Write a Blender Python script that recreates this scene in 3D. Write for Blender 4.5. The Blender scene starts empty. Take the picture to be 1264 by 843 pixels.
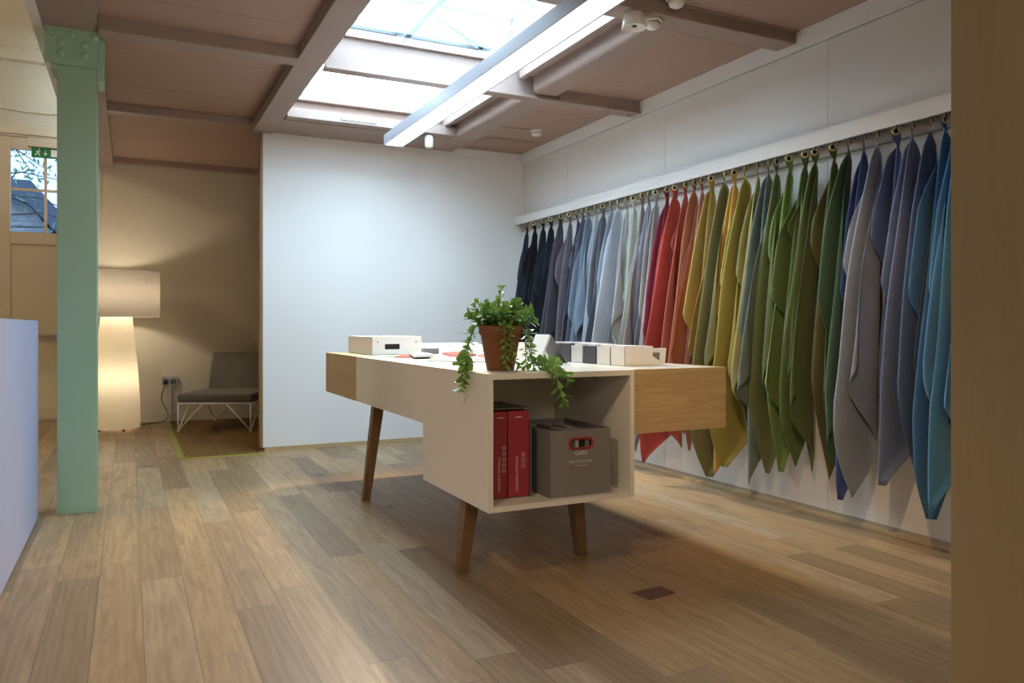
import bpy, bmesh, math, random
from mathutils import Vector, Matrix, Euler
from math import sin, cos, pi, radians as R

sc = bpy.context.scene
col = sc.collection
CAM = Vector((0, 0, 1.0))
F = 958.0
CT, ST = cos(R(26.23)), sin(R(26.23))

def ground(px, py, z=0.0):
    """world point of the plane at height z that the photo shows at (px,py)"""
    d = F * (1.0 - z) / (py - 403.0)
    xc = (px - 632.0) / F * d
    return Vector((CT * xc + ST * d, -ST * xc + CT * d, z))

# ------------------------------------------------------------------ materials
def srgb(c):
    if isinstance(c, str):
        c = [int(c[i:i + 2], 16) / 255 for i in (0, 2, 4)]
    return tuple(((x / 12.92) if x <= 0.04045 else ((x + 0.055) / 1.055) ** 2.4) for x in c) + (1.0,)

class NT:
    def __init__(s, name):
        s.m = bpy.data.materials.new(name); s.m.use_nodes = True
        s.t = s.m.node_tree; s.n = s.t.nodes; s.l = s.t.links
        s.b = s.n['Principled BSDF']; s.out = s.n['Material Output']
    def node(s, typ, **kw):
        n = s.n.new(typ)
        for k, v in kw.items():
            if hasattr(n, k): setattr(n, k, v)
        return n
    def val(s, inp, v):
        if isinstance(v, bpy.types.NodeSocket): s.l.new(v, inp)
        elif v is not None: inp.default_value = v
    def math(s, op, a, b=None, c=None):
        n = s.n.new('ShaderNodeMath'); n.operation = op
        s.val(n.inputs[0], a)
        if b is not None: s.val(n.inputs[1], b)
        if c is not None: s.val(n.inputs[2], c)
        return n.outputs[0]
    def mix(s, f, a, b, mode='MIX'):
        n = s.n.new('ShaderNodeMix'); n.data_type = 'RGBA'; n.blend_type = mode
        s.val(n.inputs[0], f); s.val(n.inputs[6], a); s.val(n.inputs[7], b)
        return n.outputs[2]
    def obj(s):
        return s.n.new('ShaderNodeTexCoord').outputs['Object']
    def mapping(s, v, scale=(1, 1, 1), loc=(0, 0, 0), rot=(0, 0, 0)):
        n = s.n.new('ShaderNodeMapping'); s.l.new(v, n.inputs[0])
        n.inputs[1].default_value = loc; n.inputs[2].default_value = rot; n.inputs[3].default_value = scale
        return n.outputs[0]
    def noise(s, v, scale, detail=3, rough=.55, dist=0):
        n = s.n.new('ShaderNodeTexNoise'); s.l.new(v, n.inputs['Vector'])
        n.inputs['Scale'].default_value = scale; n.inputs['Detail'].default_value = detail
        n.inputs['Roughness'].default_value = rough; n.inputs['Distortion'].default_value = dist
        return n.outputs['Fac']
    def ramp(s, f, pts):
        n = s.n.new('ShaderNodeValToRGB'); s.l.new(f, n.inputs[0])
        e = n.color_ramp.elements
        while len(e) < len(pts): e.new(0.5)
        for i, (p, c) in enumerate(pts):
            e[i].position = p; e[i].color = c if len(c) == 4 else tuple(c) + (1,)
        return n.outputs[0]
    def bump(s, h, strength=.2, dist=.01):
        n = s.n.new('ShaderNodeBump'); s.l.new(h, n.inputs['Height'])
        n.inputs['Strength'].default_value = strength; n.inputs['Distance'].default_value = dist
        s.l.new(n.outputs[0], s.b.inputs['Normal'])

MATS = {}
def plain(name, c, rough=.5, metal=0, var=.04, bump=0, nscale=6, spec=.5):
    if name in MATS: return MATS[name]
    t = NT(name); c = srgb(c)
    f = t.noise(t.obj(), nscale, 4)
    lo = tuple(x * (1 - var * 2) for x in c[:3]) + (1,); hi = tuple(min(1, x * (1 + var)) for x in c[:3]) + (1,)
    t.l.new(t.mix(f, lo, hi), t.b.inputs['Base Color'])
    t.b.inputs['Roughness'].default_value = rough; t.b.inputs['Metallic'].default_value = metal
    t.b.inputs['Specular IOR Level'].default_value = spec
    if bump: t.bump(t.noise(t.obj(), nscale * 8, 4), bump, .004)
    MATS[name] = t.m; return t.m

def fabric(name, c, mel=.18, rough=.95):
    if name in MATS: return MATS[name]
    t = NT(name); c = srgb(c)
    g_ = .3 * c[0] + .6 * c[1] + .1 * c[2]; c = tuple((x * .78 + g_ * .22) * .98 for x in c[:3]) + (1,)
    f = t.noise(t.obj(), 260, 3, .7); g = t.noise(t.obj(), 5, 2)
    f2 = t.math('MULTIPLY_ADD', f, .75, t.math('MULTIPLY', g, .25))
    lo = tuple(x * (1 - mel) for x in c[:3]) + (1,); hi = tuple(min(1, x * (1 + mel) + .004) for x in c[:3]) + (1,)
    t.l.new(t.ramp(f2, [(.35, lo), (.65, hi)]), t.b.inputs['Base Color'])
    t.b.inputs['Roughness'].default_value = rough
    t.b.inputs['Specular IOR Level'].default_value = .15
    t.b.inputs['Sheen Weight'].default_value = .15
    t.b.inputs['Sheen Roughness'].default_value = .5
    t.bump(t.noise(t.obj(), 420, 2), .25, .001)
    MATS[name] = t.m; return t.m

def wood(name, a, b, axis='X', rough=.45, scale=1.0):
    if name in MATS: return MATS[name]
    t = NT(name)
    o = t.obj()
    s = {'X': (.9, 9, 9), 'Y': (9, .9, 9), 'Z': (9, 9, .9)}[axis]
    m = t.mapping(o, tuple(k * scale for k in s))
    f = t.noise(m, 2.2, 6, .6, 1.2)
    fine = t.noise(t.mapping(o, tuple(k * scale * 7 for k in s)), 3, 3)
    f2 = t.math('ADD', t.math('MULTIPLY', f, .7), t.math('MULTIPLY', fine, .3))
    t.l.new(t.ramp(f2, [(.3, srgb(a)), (.68, srgb(b))]), t.b.inputs['Base Color'])
    t.b.inputs['Roughness'].default_value = rough
    t.bump(fine, .08, .002)
    MATS[name] = t.m; return t.m

def floor_mat():
    t = NT('oak_plank_floor'); o = t.obj()
    sep = t.n.new('ShaderNodeSeparateXYZ'); t.l.new(o, sep.inputs[0])
    x, y = sep.outputs[0], sep.outputs[1]
    W, L = .148, 1.35
    gx = t.math('DIVIDE', t.math('SUBTRACT', x, .041 - .148 * 60), W)
    row = t.math('FLOOR', gx); fx = t.math('SUBTRACT', gx, row)
    wn = t.n.new('ShaderNodeTexWhiteNoise'); wn.noise_dimensions = '1D'; t.l.new(row, wn.inputs['W'])
    gy = t.math('ADD', t.math('DIVIDE', y, L), t.math('MULTIPLY', wn.outputs['Value'], 7.3))
    idx = t.math('FLOOR', gy); fy = t.math('SUBTRACT', gy, idx)
    cb = t.n.new('ShaderNodeCombineXYZ'); t.l.new(row, cb.inputs[0]); t.l.new(idx, cb.inputs[1])
    w2 = t.n.new('ShaderNodeTexWhiteNoise'); w2.noise_dimensions = '2D'; t.l.new(cb.outputs[0], w2.inputs['Vector'])
    s2 = t.n.new('ShaderNodeSeparateColor'); t.l.new(w2.outputs['Color'], s2.inputs[0])
    r1, r2, r3 = s2.outputs[0], s2.outputs[1], s2.outputs[2]
    # per-plank shifted coordinates
    sh = t.n.new('ShaderNodeVectorMath'); sh.operation = 'MULTIPLY_ADD'
    t.l.new(w2.outputs['Color'], sh.inputs[0]); sh.inputs[1].default_value = (31, 17, 9); t.l.new(o, sh.inputs[2])
    v = sh.outputs[0]
    grain = t.noise(t.mapping(v, (9, .9, 1)), 2.0, 6, .62, 1.6)
    fine = t.noise(t.mapping(v, (110, 4, 1)), 1.5, 3, .6)
    # cathedral rings
    wv = t.n.new('ShaderNodeTexWave'); wv.wave_type = 'RINGS'; wv.rings_direction = 'Z'
    t.l.new(t.mapping(v, (7, .45, 1)), wv.inputs['Vector'])
    wv.inputs['Scale'].default_value = 1.6; wv.inputs['Distortion'].default_value = 9; wv.inputs['Detail'].default_value = 3
    wv.inputs['Detail Scale'].default_value = 1.2
    base = t.ramp(r1, [(0, srgb('7f6b52')), (.2, srgb('95805e')), (.5, srgb('aa8e69')), (.8, srgb('bb9c6f')), (1, srgb('b09e82'))])
    gr2 = t.ramp(grain, [(.36, (0, 0, 0)), (.66, (1, 1, 1))])
    c = t.mix(t.math('MULTIPLY_ADD', gr2, .42, .10), base, srgb('6b543b'))
    c = t.mix(t.math('MULTIPLY', wv.outputs['Fac'], .13), c, srgb('cdb38d'))
    c = t.mix(t.math('MULTIPLY', fine, .22), c, srgb('6d5740'))
    # knots
    vo = t.n.new('ShaderNodeTexVoronoi'); nz = t.n.new('ShaderNodeTexNoise'); t.l.new(v, nz.inputs['Vector']); nz.inputs['Scale'].default_value = 9
    dv = t.n.new('ShaderNodeVectorMath'); dv.operation = 'MULTIPLY_ADD'; t.l.new(nz.outputs['Color'], dv.inputs[0]); dv.inputs[1].default_value = (.035, .07, 0); t.l.new(v, dv.inputs[2])
    t.l.new(t.mapping(dv.outputs[0], (2.8, 1.5, 1)), vo.inputs['Vector']); vo.inputs['Scale'].default_value = 1.25
    kn = t.ramp(vo.outputs['Distance'], [(.0, (1, 1, 1)), (.05, (.9, .9, .9)), (.10, (.3, .3, .3)), (.22, (0, 0, 0))])
    ksel = t.math('GREATER_THAN', r3, .3)
    c = t.mix(t.math('MULTIPLY', t.math('MULTIPLY', kn, ksel), .7), c, srgb('3a2a1c'))
    # seams
    ex = t.math('MULTIPLY', t.math('MINIMUM', fx, t.math('SUBTRACT', 1, fx)), W)
    ey = t.math('MULTIPLY', t.math('MINIMUM', fy, t.math('SUBTRACT', 1, fy)), L)
    e = t.math('MINIMUM', ex, ey)
    seam = t.math('LESS_THAN', e, .0013)
    c = t.mix(t.math('MULTIPLY', seam, .6), c, srgb('3c2c1c'))
    t.l.new(c, t.b.inputs['Base Color'])
    t.l.new(t.math('MULTIPLY_ADD', grain, .2, .34), t.b.inputs['Roughness'])
    t.b.inputs['Specular IOR Level'].default_value = .45
    h = t.math('SUBTRACT', t.math('MULTIPLY', fine, .25), seam)
    t.bump(h, .25, .0015)
    return t.m

def board_mat(name, c, c2, axis='X', w=.9):
    """painted boards with occasional seams and chips"""
    t = NT(name); o = t.obj()
    sep = t.n.new('ShaderNodeSeparateXYZ'); t.l.new(o, sep.inputs[0])
    g = t.math('FRACT', t.math('DIVIDE', sep.outputs[1 if axis == 'X' else 0], w))
    e = t.math('MULTIPLY', t.math('MINIMUM', g, t.math('SUBTRACT', 1, g)), w)
    wob = t.noise(t.mapping(o, (3, 3, 3)), 2, 3)
    seam = t.math('LESS_THAN', e, t.math('MULTIPLY', wob, .006))
    f = t.noise(o, 2.5, 4); f2 = t.noise(t.mapping(o, (2, 14, 4) if axis == 'X' else (14, 2, 4)), 2, 4)
    cc = t.mix(t.math('MULTIPLY', f, f2), srgb(c), srgb(c2))
    cc = t.mix(t.math('MULTIPLY', seam, .55), cc, srgb('3b2b25'))
    chip = t.ramp(t.noise(t.mapping(o, (3, 16, 8) if axis == 'X' else (16, 3, 8)), 1.6, 6, .7), [(.70, (0, 0, 0)), (.74, (1, 1, 1))])
    cc = t.mix(t.math('MULTIPLY', chip, .35), cc, srgb('4a342c'))
    t.l.new(cc, t.b.inputs['Base Color']); t.b.inputs['Roughness'].default_value = .7
    t.bump(t.math('SUBTRACT', f2, seam), .25, .004)
    return t.m

def emit(name, c, s):
    t = NT(name); t.b.inputs['Base Color'].default_value = c if len(c) == 4 else (*c, 1)
    t.b.inputs['Emission Color'].default_value = (*c[:3], 1); t.b.inputs['Emission Strength'].default_value = s
    # faint variation of the diffuser
    t.l.new(t.mix(t.noise(t.obj(), 3), (*c[:3], 1), tuple(x * .97 for x in c[:3]) + (1,)), t.b.inputs['Emission Color'])
    return t.m

def translucent(name, c, f, rough=.8):
    t = NT(name)
    tr = t.n.new('ShaderNodeBsdfTranslucent'); mx = t.n.new('ShaderNodeMixShader')
    cc = t.mix(t.noise(t.obj(), 40, 3), srgb(c), tuple(x * .93 for x in srgb(c)[:3]) + (1,))
    t.l.new(cc, tr.inputs[0]); t.l.new(cc, t.b.inputs['Base Color'])
    t.b.inputs['Roughness'].default_value = rough
    mx.inputs[0].default_value = f
    t.l.new(t.b.outputs[0], mx.inputs[1]); t.l.new(tr.outputs[0], mx.inputs[2]); t.l.new(mx.outputs[0], t.out.inputs[0])
    return t.m

def glassy(name, c, f, kind='clear'):
    """window pane: mostly lets light through; the rest is gloss or frosting"""
    t = NT(name)
    tp = t.n.new('ShaderNodeBsdfTransparent'); mx = t.n.new('ShaderNodeMixShader')
    tp.inputs[0].default_value = srgb(c)
    if kind == 'frost':
        o2 = t.n.new('ShaderNodeBsdfTranslucent'); o2.inputs[0].default_value = (.95, .95, .95, 1)
    else:
        o2 = t.n.new('ShaderNodeBsdfGlossy'); o2.inputs[1].default_value = .05
    fac = t.math('MULTIPLY_ADD', t.noise(t.obj(), 2), .04, f)
    t.l.new(fac, mx.inputs[0])
    t.l.new(tp.outputs[0], mx.inputs[1]); t.l.new(o2.outputs[0], mx.inputs[2]); t.l.new(mx.outputs[0], t.out.inputs[0])
    return t.m

# ------------------------------------------------------------------ geometry
class MB:
    def __init__(s): s.bm = bmesh.new(); s.smooth = []
    def box(s, x0, x1, y0, y1, z0, z1, bev=0, seg=2, rot=None, about=None):
        r = bmesh.ops.create_cube(s.bm, size=1)
        vs = r['verts']
        for v in vs:
            v.co = Vector(((x0 + x1) / 2 + v.co.x * (x1 - x0), (y0 + y1) / 2 + v.co.y * (y1 - y0), (z0 + z1) / 2 + v.co.z * (z1 - z0)))
        if bev:
            es = list({e for v in vs for e in v.link_edges})
            q = bmesh.ops.bevel(s.bm, geom=es, offset=bev, segments=seg, affect='EDGES', profile=.7)
            vs = list({v for f in q['faces'] for v in f.verts} | {v for v in vs if v.is_valid})
        if rot is not None:
            c = Vector(about) if about else Vector(((x0 + x1) / 2, (y0 + y1) / 2, (z0 + z1) / 2))
            bmesh.ops.rotate(s.bm, verts=vs, cent=c, matrix=rot)
        return s
    def prism(s, pts, axis, a0, a1, bev=0):
        """polygon pts extruded along axis from a0 to a1; pts are the other two coords in xyz order"""
        def mk(p, a):
            return Vector({'x': (a, p[0], p[1]), 'y': (p[0], a, p[1]), 'z': (p[0], p[1], a)}[axis])
        A = [s.bm.verts.new(mk(p, a0)) for p in pts]; B = [s.bm.verts.new(mk(p, a1)) for p in pts]
        n = len(pts); fs = []
        fs.append(s.bm.faces.new(A)); fs.append(s.bm.faces.new(B[::-1]))
        for i in range(n): fs.append(s.bm.faces.new((A[(i + 1) % n], A[i], B[i], B[(i + 1) % n])))
        if bev:
            es = list({e for f in fs for e in f.edges})
            bmesh.ops.bevel(s.bm, geom=es, offset=bev, segments=2, affect='EDGES')
        return s
    def tube(s, pts, r, n=8, close=False, caps=True):
        pts = [Vector(p) for p in pts]; N = len(pts)
        rr = r if isinstance(r, (list, tuple)) else [r] * N
        rings = []; up = None
        for i, p in enumerate(pts):
            if close: d = pts[(i + 1) % N] - pts[i - 1]
            else: d = (pts[min(i + 1, N - 1)] - pts[max(i - 1, 0)])
            d.normalize()
            if up is None: up = Vector((0, 0, 1)) if abs(d.z) < .9 else Vector((1, 0, 0))
            a = d.cross(up)
            if a.length < 1e-4: a = d.orthogonal()
            a.normalize(); b = a.cross(d).normalized(); up = b
            rings.append([s.bm.verts.new(p + (a * cos(2 * pi * k / n) + b * sin(2 * pi * k / n)) * rr[i]) for k in range(n)])
        for i in range(N if close else N - 1):
            A, B = rings[i], rings[(i + 1) % N]
            for k in range(n): s.bm.faces.new((A[k], A[(k + 1) % n], B[(k + 1) % n], B[k])).smooth = True
        if caps and not close:
            s.bm.faces.new(rings[0][::-1]); s.bm.faces.new(rings[-1])
        return s
    def lathe(s, prof, cx=0, cy=0, n=40, close=False):
        rings = []
        for (r, z) in prof:
            if r < 1e-5: rings.append([s.bm.verts.new((cx, cy, z))])
            else: rings.append([s.bm.verts.new((cx + r * cos(2 * pi * k / n), cy + r * sin(2 * pi * k / n), z)) for k in range(n)])
        m = len(rings)
        for i in range(m if close else m - 1):
            A, B = rings[i], rings[(i + 1) % m]
            for k in range(n):
                k2 = (k + 1) % n
                if len(A) == 1 and len(B) == 1: continue
                if len(A) == 1: f = s.bm.faces.new((A[0], B[k2], B[k]))
                elif len(B) == 1: f = s.bm.faces.new((A[k], A[k2], B[0]))
                else: f = s.bm.faces.new((A[k], A[k2], B[k2], B[k]))
                f.smooth = True
        return s
    def build(s, name, m, parent=None, world=True):
        """parts of a thing are written in world coordinates and stored relative to the thing's base"""
        bmesh.ops.recalc_face_normals(s.bm, faces=s.bm.faces[:])
        if parent is not None and world:
            off = parent['_o'] if '_o' in parent else (0, 0, 0)
            bmesh.ops.translate(s.bm, verts=s.bm.verts[:], vec=-Vector(off))
        me = bpy.data.meshes.new(name); s.bm.to_mesh(me); s.bm.free()
        o = bpy.data.objects.new(name, me); col.objects.link(o)
        me.materials.append(m)
        if parent is not None:
            o.parent = parent
            if '_o' in parent: o['_o'] = parent['_o']
        return o

def autosmooth(o, deg=40):
    for p in o.data.polygons: p.use_smooth = True
    try:
        o.data.set_sharp_from_angle(angle=R(deg))
    except Exception: pass
    return o

def tag(o, label=None, cat=None, group=None, kind=None):
    if label: o['label'] = label
    if cat: o['category'] = cat
    if group: o['group'] = group
    if kind: o['kind'] = kind
    return o
def thing(name, loc, label, cat, group=None, rz=0, local=False):
    o = bpy.data.objects.new(name, None); col.objects.link(o)
    o.location = loc; o.rotation_euler = (0, 0, rz); o.empty_display_size = .1
    o['_o'] = (0, 0, 0) if local else tuple(loc)
    return tag(o, label, cat, group)
def struct(name, mb, m, parent=None):
    o = mb.build(name, m, parent)
    if parent is None: o['kind'] = 'structure'
    return o
def copy_tree(o, parent=None):
    c = o.copy(); col.objects.link(c)
    if parent: c.parent = parent
    for ch in o.children: copy_tree(ch, c)
    return c
def text(body, size, loc, rot, m, parent, name='lettering', ext=.0002, align='LEFT'):
    cu = bpy.data.curves.new(name, 'FONT'); cu.body = body; cu.size = size; cu.extrude = ext; cu.align_x = align
    o = bpy.data.objects.new(name, cu)
    dg = None
    col.objects.link(o)
    me = bpy.data.meshes.new_from_object(o)
    col.objects.unlink(o); bpy.data.objects.remove(o)
    o = bpy.data.objects.new(name, me); col.objects.link(o)
    me.materials.clear(); me.materials.append(m)
    o.parent = parent
    off = parent['_o'] if '_o' in parent else (0, 0, 0)
    o.location = Vector(loc) - Vector(off); o.rotation_euler = rot
    return o

# ------------------------------------------------------------------ palette
white_wall = plain('white_wall_paint', 'e6e6e4', .75, var=.015, bump=.05, nscale=3)
panel_white = plain('white_panel_paint', 'dedcd8', .6, var=.015, nscale=2)
cream_wall = plain('cream_masonry_paint', 'c6bfae', .8, var=.03, bump=.55, nscale=2.2)
door_paint = plain('cream_joinery_paint', 'c8bda6', .55, var=.02)
brown = board_mat('dusky_pink_boards', 'ab8f81', '957b6d', 'X', .85)
brown_beam = plain('dusky_pink_beam', 'a08c82', .6, var=.06, bump=.15, nscale=4)
lacquer = plain('white_lacquer', 'e2dccc', .35, var=.01)
mint = plain('mint_steel_paint', 'a4c8ab', .45, var=.03, bump=.12, nscale=5)
counter_white = plain('counter_laminate', 'adb3d2', .5, var=.02)
oakX = wood('oak_along_x', 'a3875c', 'c3a97d', 'X')
oakY = wood('oak_along_y', 'a3875c', 'c3a97d', 'Y')
oakZ = wood('oak_leg', '65492f', '866543', 'Z', .4)
plyZ = wood('birch_ply', '8d7c5a', '998865', 'Z', .6, .5)
plinth = wood('pale_oak_plinth', 'a98f68', 'c7ad84', 'X')
plinthY = wood('pale_oak_plinth_y', 'a98f68', 'c7ad84', 'Y')
grey_groove = plain('grey_groove', 'b3aa98', .7)
white_metal = plain('white_powder_coat', 'dcdcd8', .4, var=.01)
alu = plain('light_grey_aluminium', 'b9bcc4', .4, metal=.2, var=.01)
steel = plain('brushed_steel', '9a9a9c', .35, metal=.8)
blackp = plain('black_plastic', '141416', .4)
brass = plain('brass', 'dccf96', .3, metal=.5)
off_white = plain('off_white_board', 'e8e4dc', .5, var=.01)
paper = plain('paper', 'efeeec', .7, var=.01)
dgrey = plain('charcoal_card', '4a4c52', .55, var=.03)
mgrey = plain('grey_card', '74757a', .55, var=.03)
redm = plain('red_binder_cloth', '9a2a36', .5, var=.04)
casegrey = plain('slipcase_grey', '67625b', .65, var=.03)
boxgrey = plain('grey_sample_box', '7f7973', .65, var=.02)
boxin = plain('grey_box_lining', '9b968e', .7, var=.02)
ink = plain('white_ink', 'd8d2c8', .6)
inkred = plain('red_ink', '9c3a34', .6)
terracotta = plain('terracotta', '84502f', .75, var=.1, bump=.1, nscale=14)
soilm = plain('potting_soil', '2c2018', .95, var=.3, bump=.8, nscale=30)

# ------------------------------------------------------------------ room shell
struct('floor', MB().box(-4.6, 3.6, -3.2, 9.75, -.1, 0), floor_mat())
XR = 3.29; YB = 6.45; YC = 8.95; YW = 9.62
# right wall: hung white panels above a shadow groove
mb = MB()
seams = [0.2, 1.03 + .6, 2.93, 4.40, 5.50, YC]
ys = [-3.0, .3, 1.62, 2.925, 4.30, 5.62, YC]
for a, b in zip(ys, ys[1:]):
    mb.box(XR, XR + .12, a + .0012, b - .0012, .036, 2.505, .0)
struct('wall_right', mb, panel_white)
mb = MB().box(XR - .02, XR + .12, -3.0, YC, 2.513, 2.75).box(XR + .02, XR + .12, -3, YC, 2.4, 2.6)
struct('wall_right_upper', mb, white_wall)
struct('wall_right_lower', MB().box(XR + .004, XR + .1, -3, YC, .0, .5), grey_groove)
struct('baseboard_right', MB().box(XR - .032, XR + .004, -3, YB, 0, .018, .003), plinthY)
# white partition
struct('wall_partition', MB().box(.957, XR, YB, YB + .09, .032, 2.525).box(.957, XR, YB + .012, YB + .09, 2.515, 2.62), white_wall)
struct('trim_1', MB().box(.936, .957, YB - .002, YB + .094, .032, 2.6, .002), wood('ply_edge', '7e6040', '98774f', 'Z'))
struct('baseboard_partition', MB().box(.97, XR, YB - .004, YB + .08, 0, .032), plinth)
# alcove wall (painted masonry) with a slightly proud lower course
mb = MB().box(-.26, XR + .1, YC, YC + .2, 0, 3.0).box(-.26, XR, YC - .012, YC, .1, 1.43, .005)
struct('wall_alcove', mb, cream_wall)
struct('baseboard_alcove', MB().box(-.26, XR, YC - .028, YC, 0, .105, .006), cream_wall)
struct('wall_side_return', MB().box(-.30, -.26, YC - .012, YW + .1, 0, 3.95), cream_wall)
# window wall with opening for the glazed door
DX0, DX1 = -1.26, -.335
mb = MB().box(-4.6, DX0, YW, YW + .2, 0, 3.95).box(DX1, -.3, YW, YW + .2, 0, 3.95).box(DX0, DX1, YW, YW + .2, 3.0, 3.95)
mb.box(-4.6, -.3, YW - .10, YW, 3.78, 3.92, .01)
struct('wall_window', mb, cream_wall)
struct('trim_2', MB().box(DX0 - .12, DX1 + .12, YW - .03, YW, 3.02, 3.12, .008).box(DX0 - .1, DX0, YW - .025, YW, 0, 3.02, .006).box(DX1, DX1 + .1, YW - .025, YW, 0, 3.02, .006), door_paint)
struct('wall_left', MB().box(-4.75, -4.6, -3.2, YW + .2, 0, 3.95), cream_wall)
struct('wall_rear', MB().box(-4.75, 3.6, -3.2, -3.0, 0, 3.95), white_wall)
# pier of birch ply that closes the view on the right
struct('wall_pier', MB().box(1.600, 3.4, .55, 1.091, 0, 2.75, .002), plyZ)

# ceilings
mb = MB()
mb.box(-.40, .9, -3.0, 4.6, 2.62, 2.7)
mb.prism([(4.6, 2.62), (YC, 2.73), (YC, 2.8), (4.6, 2.7)], 'x', -.40, .9)
mb.box(.9, XR + .1, -3.0, 3.1, 2.61, 2.7)
mb.box(2.5, XR + .1, 3.1, 6.0, 2.605, 2.7)
mb.box(.9, XR + .1, 5.98, YB + .05, 2.605, 2.7)
mb.prism([(YB + .05, 2.66), (YC, 2.73), (YC, 2.8), (YB + .05, 2.74)], 'x', .9, XR + .1)
struct('ceiling', mb, brown)
struct('ceiling_high', MB().box(-4.6, -.40, -3, YW + .1, 3.90, 4.0), plain('white_ceiling_paint', 'd9d3c2', .8, var=.03, bump=.3))
struct('wall_left_upper', MB().box(-.44, -.40, -3, YC, 2.68, 3.95), white_wall)

def beam(name_idx, mb, m=brown_beam):
    o = mb.build('ceiling_beam', m); o['kind'] = 'structure'; return o
# big longitudinal beam over the column
beam(0, MB().prism([(-3, 2.56), (4, 2.56), (YC, 2.64), (YC, 2.78), (4, 2.7), (-3, 2.7)], 'x', -.405, -.148, .004))
struct('trim_3', MB().prism([(-3, 2.555), (4, 2.555), (YC, 2.635), (YC, 2.68), (-3, 2.68)], 'x', -.455, -.407), white_wall)
# beam over the partition edge
beam(1, MB().box(.875, 1.03, -3, 6.52, 2.55, 2.62, .006))
# cross beams of the left bay
for (y0, y1, z0, z1) in ((4.57, 4.70, 2.545, 2.7), (6.52, 6.64, 2.612, 2.72), (8.86, YC - .002, 2.665, 2.76), (2.2, 2.33, 2.55, 2.7)):
    beam(2, MB().box(-.147, .874 if y0 < 6.5 else XR, y0, y1, z0, z1, .006))
# steel cross beam through the skylight
beam(3, MB().box(1.031, 2.62, 4.60, 4.612, 2.53, 2.74).box(1.031, 2.62, 4.57, 4.655, 2.522, 2.535, .003).box(1.031, 2.62, 4.57, 4.655, 2.728, 2.742, .003))
mb = MB().box(2.62, XR - .02, 4.57, 4.655, 2.522, 2.62, .01)
for k in range(4): mb.lathe([(0, 2.505), (.016, 2.508), (.018, 2.524)], 3.02 + k * .06, 4.61, 10)
mb.box(2.98, XR - .02, 4.55, 4.67, 2.515, 2.53, .003)
beam(4, mb)
beam(5, MB().box(1.031, XR - .02, 3.12, 3.26, 2.545, 2.72, .012))
# bull-nosed edge beam right of the skylight, and kerbs
mb = MB()
n = 8
prof = [(2.58, 2.62), (2.58, 2.55), (2.46, 2.55)]
prof = prof[:2] + [(2.435, 2.55)] + [(2.435 - .03 * sin(pi / 2 * k / n), 2.58 - .03 * cos(pi / 2 * k / n)) for k in range(1, n + 1)] + [(2.405, 2.72), (2.58, 2.72)]
mb.prism(prof, 'y', 3.26, 4.56).prism(prof, 'y', 4.66, 6.05)
beam(6, mb)
for a, b in ((3.27, 4.565), (4.66, 5.99)):
    beam(7, MB().box(2.30, 2.34, a, b, 2.63, 2.80, .008).box(2.34, 2.404, a, b, 2.66, 2.72))
    beam(7, MB().box(1.031, 1.05, a, b, 2.60, 2.80, .004))
# far end steps of the skylight
beam(8, MB().box(1.05, 2.40, 5.90, 6.0, 2.56, 2.63, .006).box(1.05, 2.40, 5.99, 6.1, 2.60, 2.72).box(1.05, 2.30, 5.93, 6.02, 2.705, 2.76, .006))
beam(9, MB().box(1.031, 2.58, 6.02, 6.46, 2.56, 2.612, .006))
beam(10, MB().box(1.05, 2.30, 3.26, 3.29, 2.70, 2.80))

# skylight glazing: frosted panes, white bars and trusses above
frost = glassy('frosted_glass', 'f4f8fb', .03, 'frost')
sk = MB().box(1.04, 2.31, 3.27, 4.58, 2.802, 2.808)
struct('window_1', sk, frost)
struct('window_2', MB().box(1.04, 2.31, 4.65, 6.0, 2.802, 2.808), frost)
mb = MB()
for y in (3.7, 4.15, 4.6, 5.2, 5.75): mb.box(1.0, 2.35, y - .018, y + .018, 3.02, 3.09)
for x in (1.05, 1.68, 2.3): mb.box(x - .02, x + .02, 3.2, 6.05, 2.95, 3.03)
def strut(a, b, r=.018): mb.tube([a, b], r, 4)
for y in (3.5, 4.3, 5.1):
    strut((1.05, y, 3.0), (1.68, y + .4, 3.5)); strut((1.68, y + .4, 3.5), (2.3, y, 3.0)); strut((1.68, y + .4, 3.5), (1.68, y, 3.0))
strut((1.68, 3.2, 3.5), (1.68, 6.1, 3.5), .03)
o = mb.build('window_bars', plain('grey_glazing_bar', '42474c', .5, var=.01)); o['kind'] = 'structure'

# roof slab far above the flat parts so that only the skylight lets sky in
struct('ceiling_cover', MB().box(-.44, 1.0, -3.1, YC + .2, 2.81, 2.87).box(2.36, 3.6, -3.1, YC + .2, 2.81, 2.87).box(1.0, 2.36, -3.1, 3.26, 2.81, 2.87).box(1.0, 2.36, 6.05, YC + .2, 2.81, 2.87), white_wall)
struct('wall_light_shaft', MB().box(1.0, 1.035, 3.2, 6.1, 2.62, 2.81).box(2.345, 2.36, 3.2, 6.1, 2.72, 2.81).box(1.0, 2.36, 6.025, 6.06, 2.70, 2.81).box(1.0, 2.36, 3.2, 3.26, 2.70, 2.81), white_wall)

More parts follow.
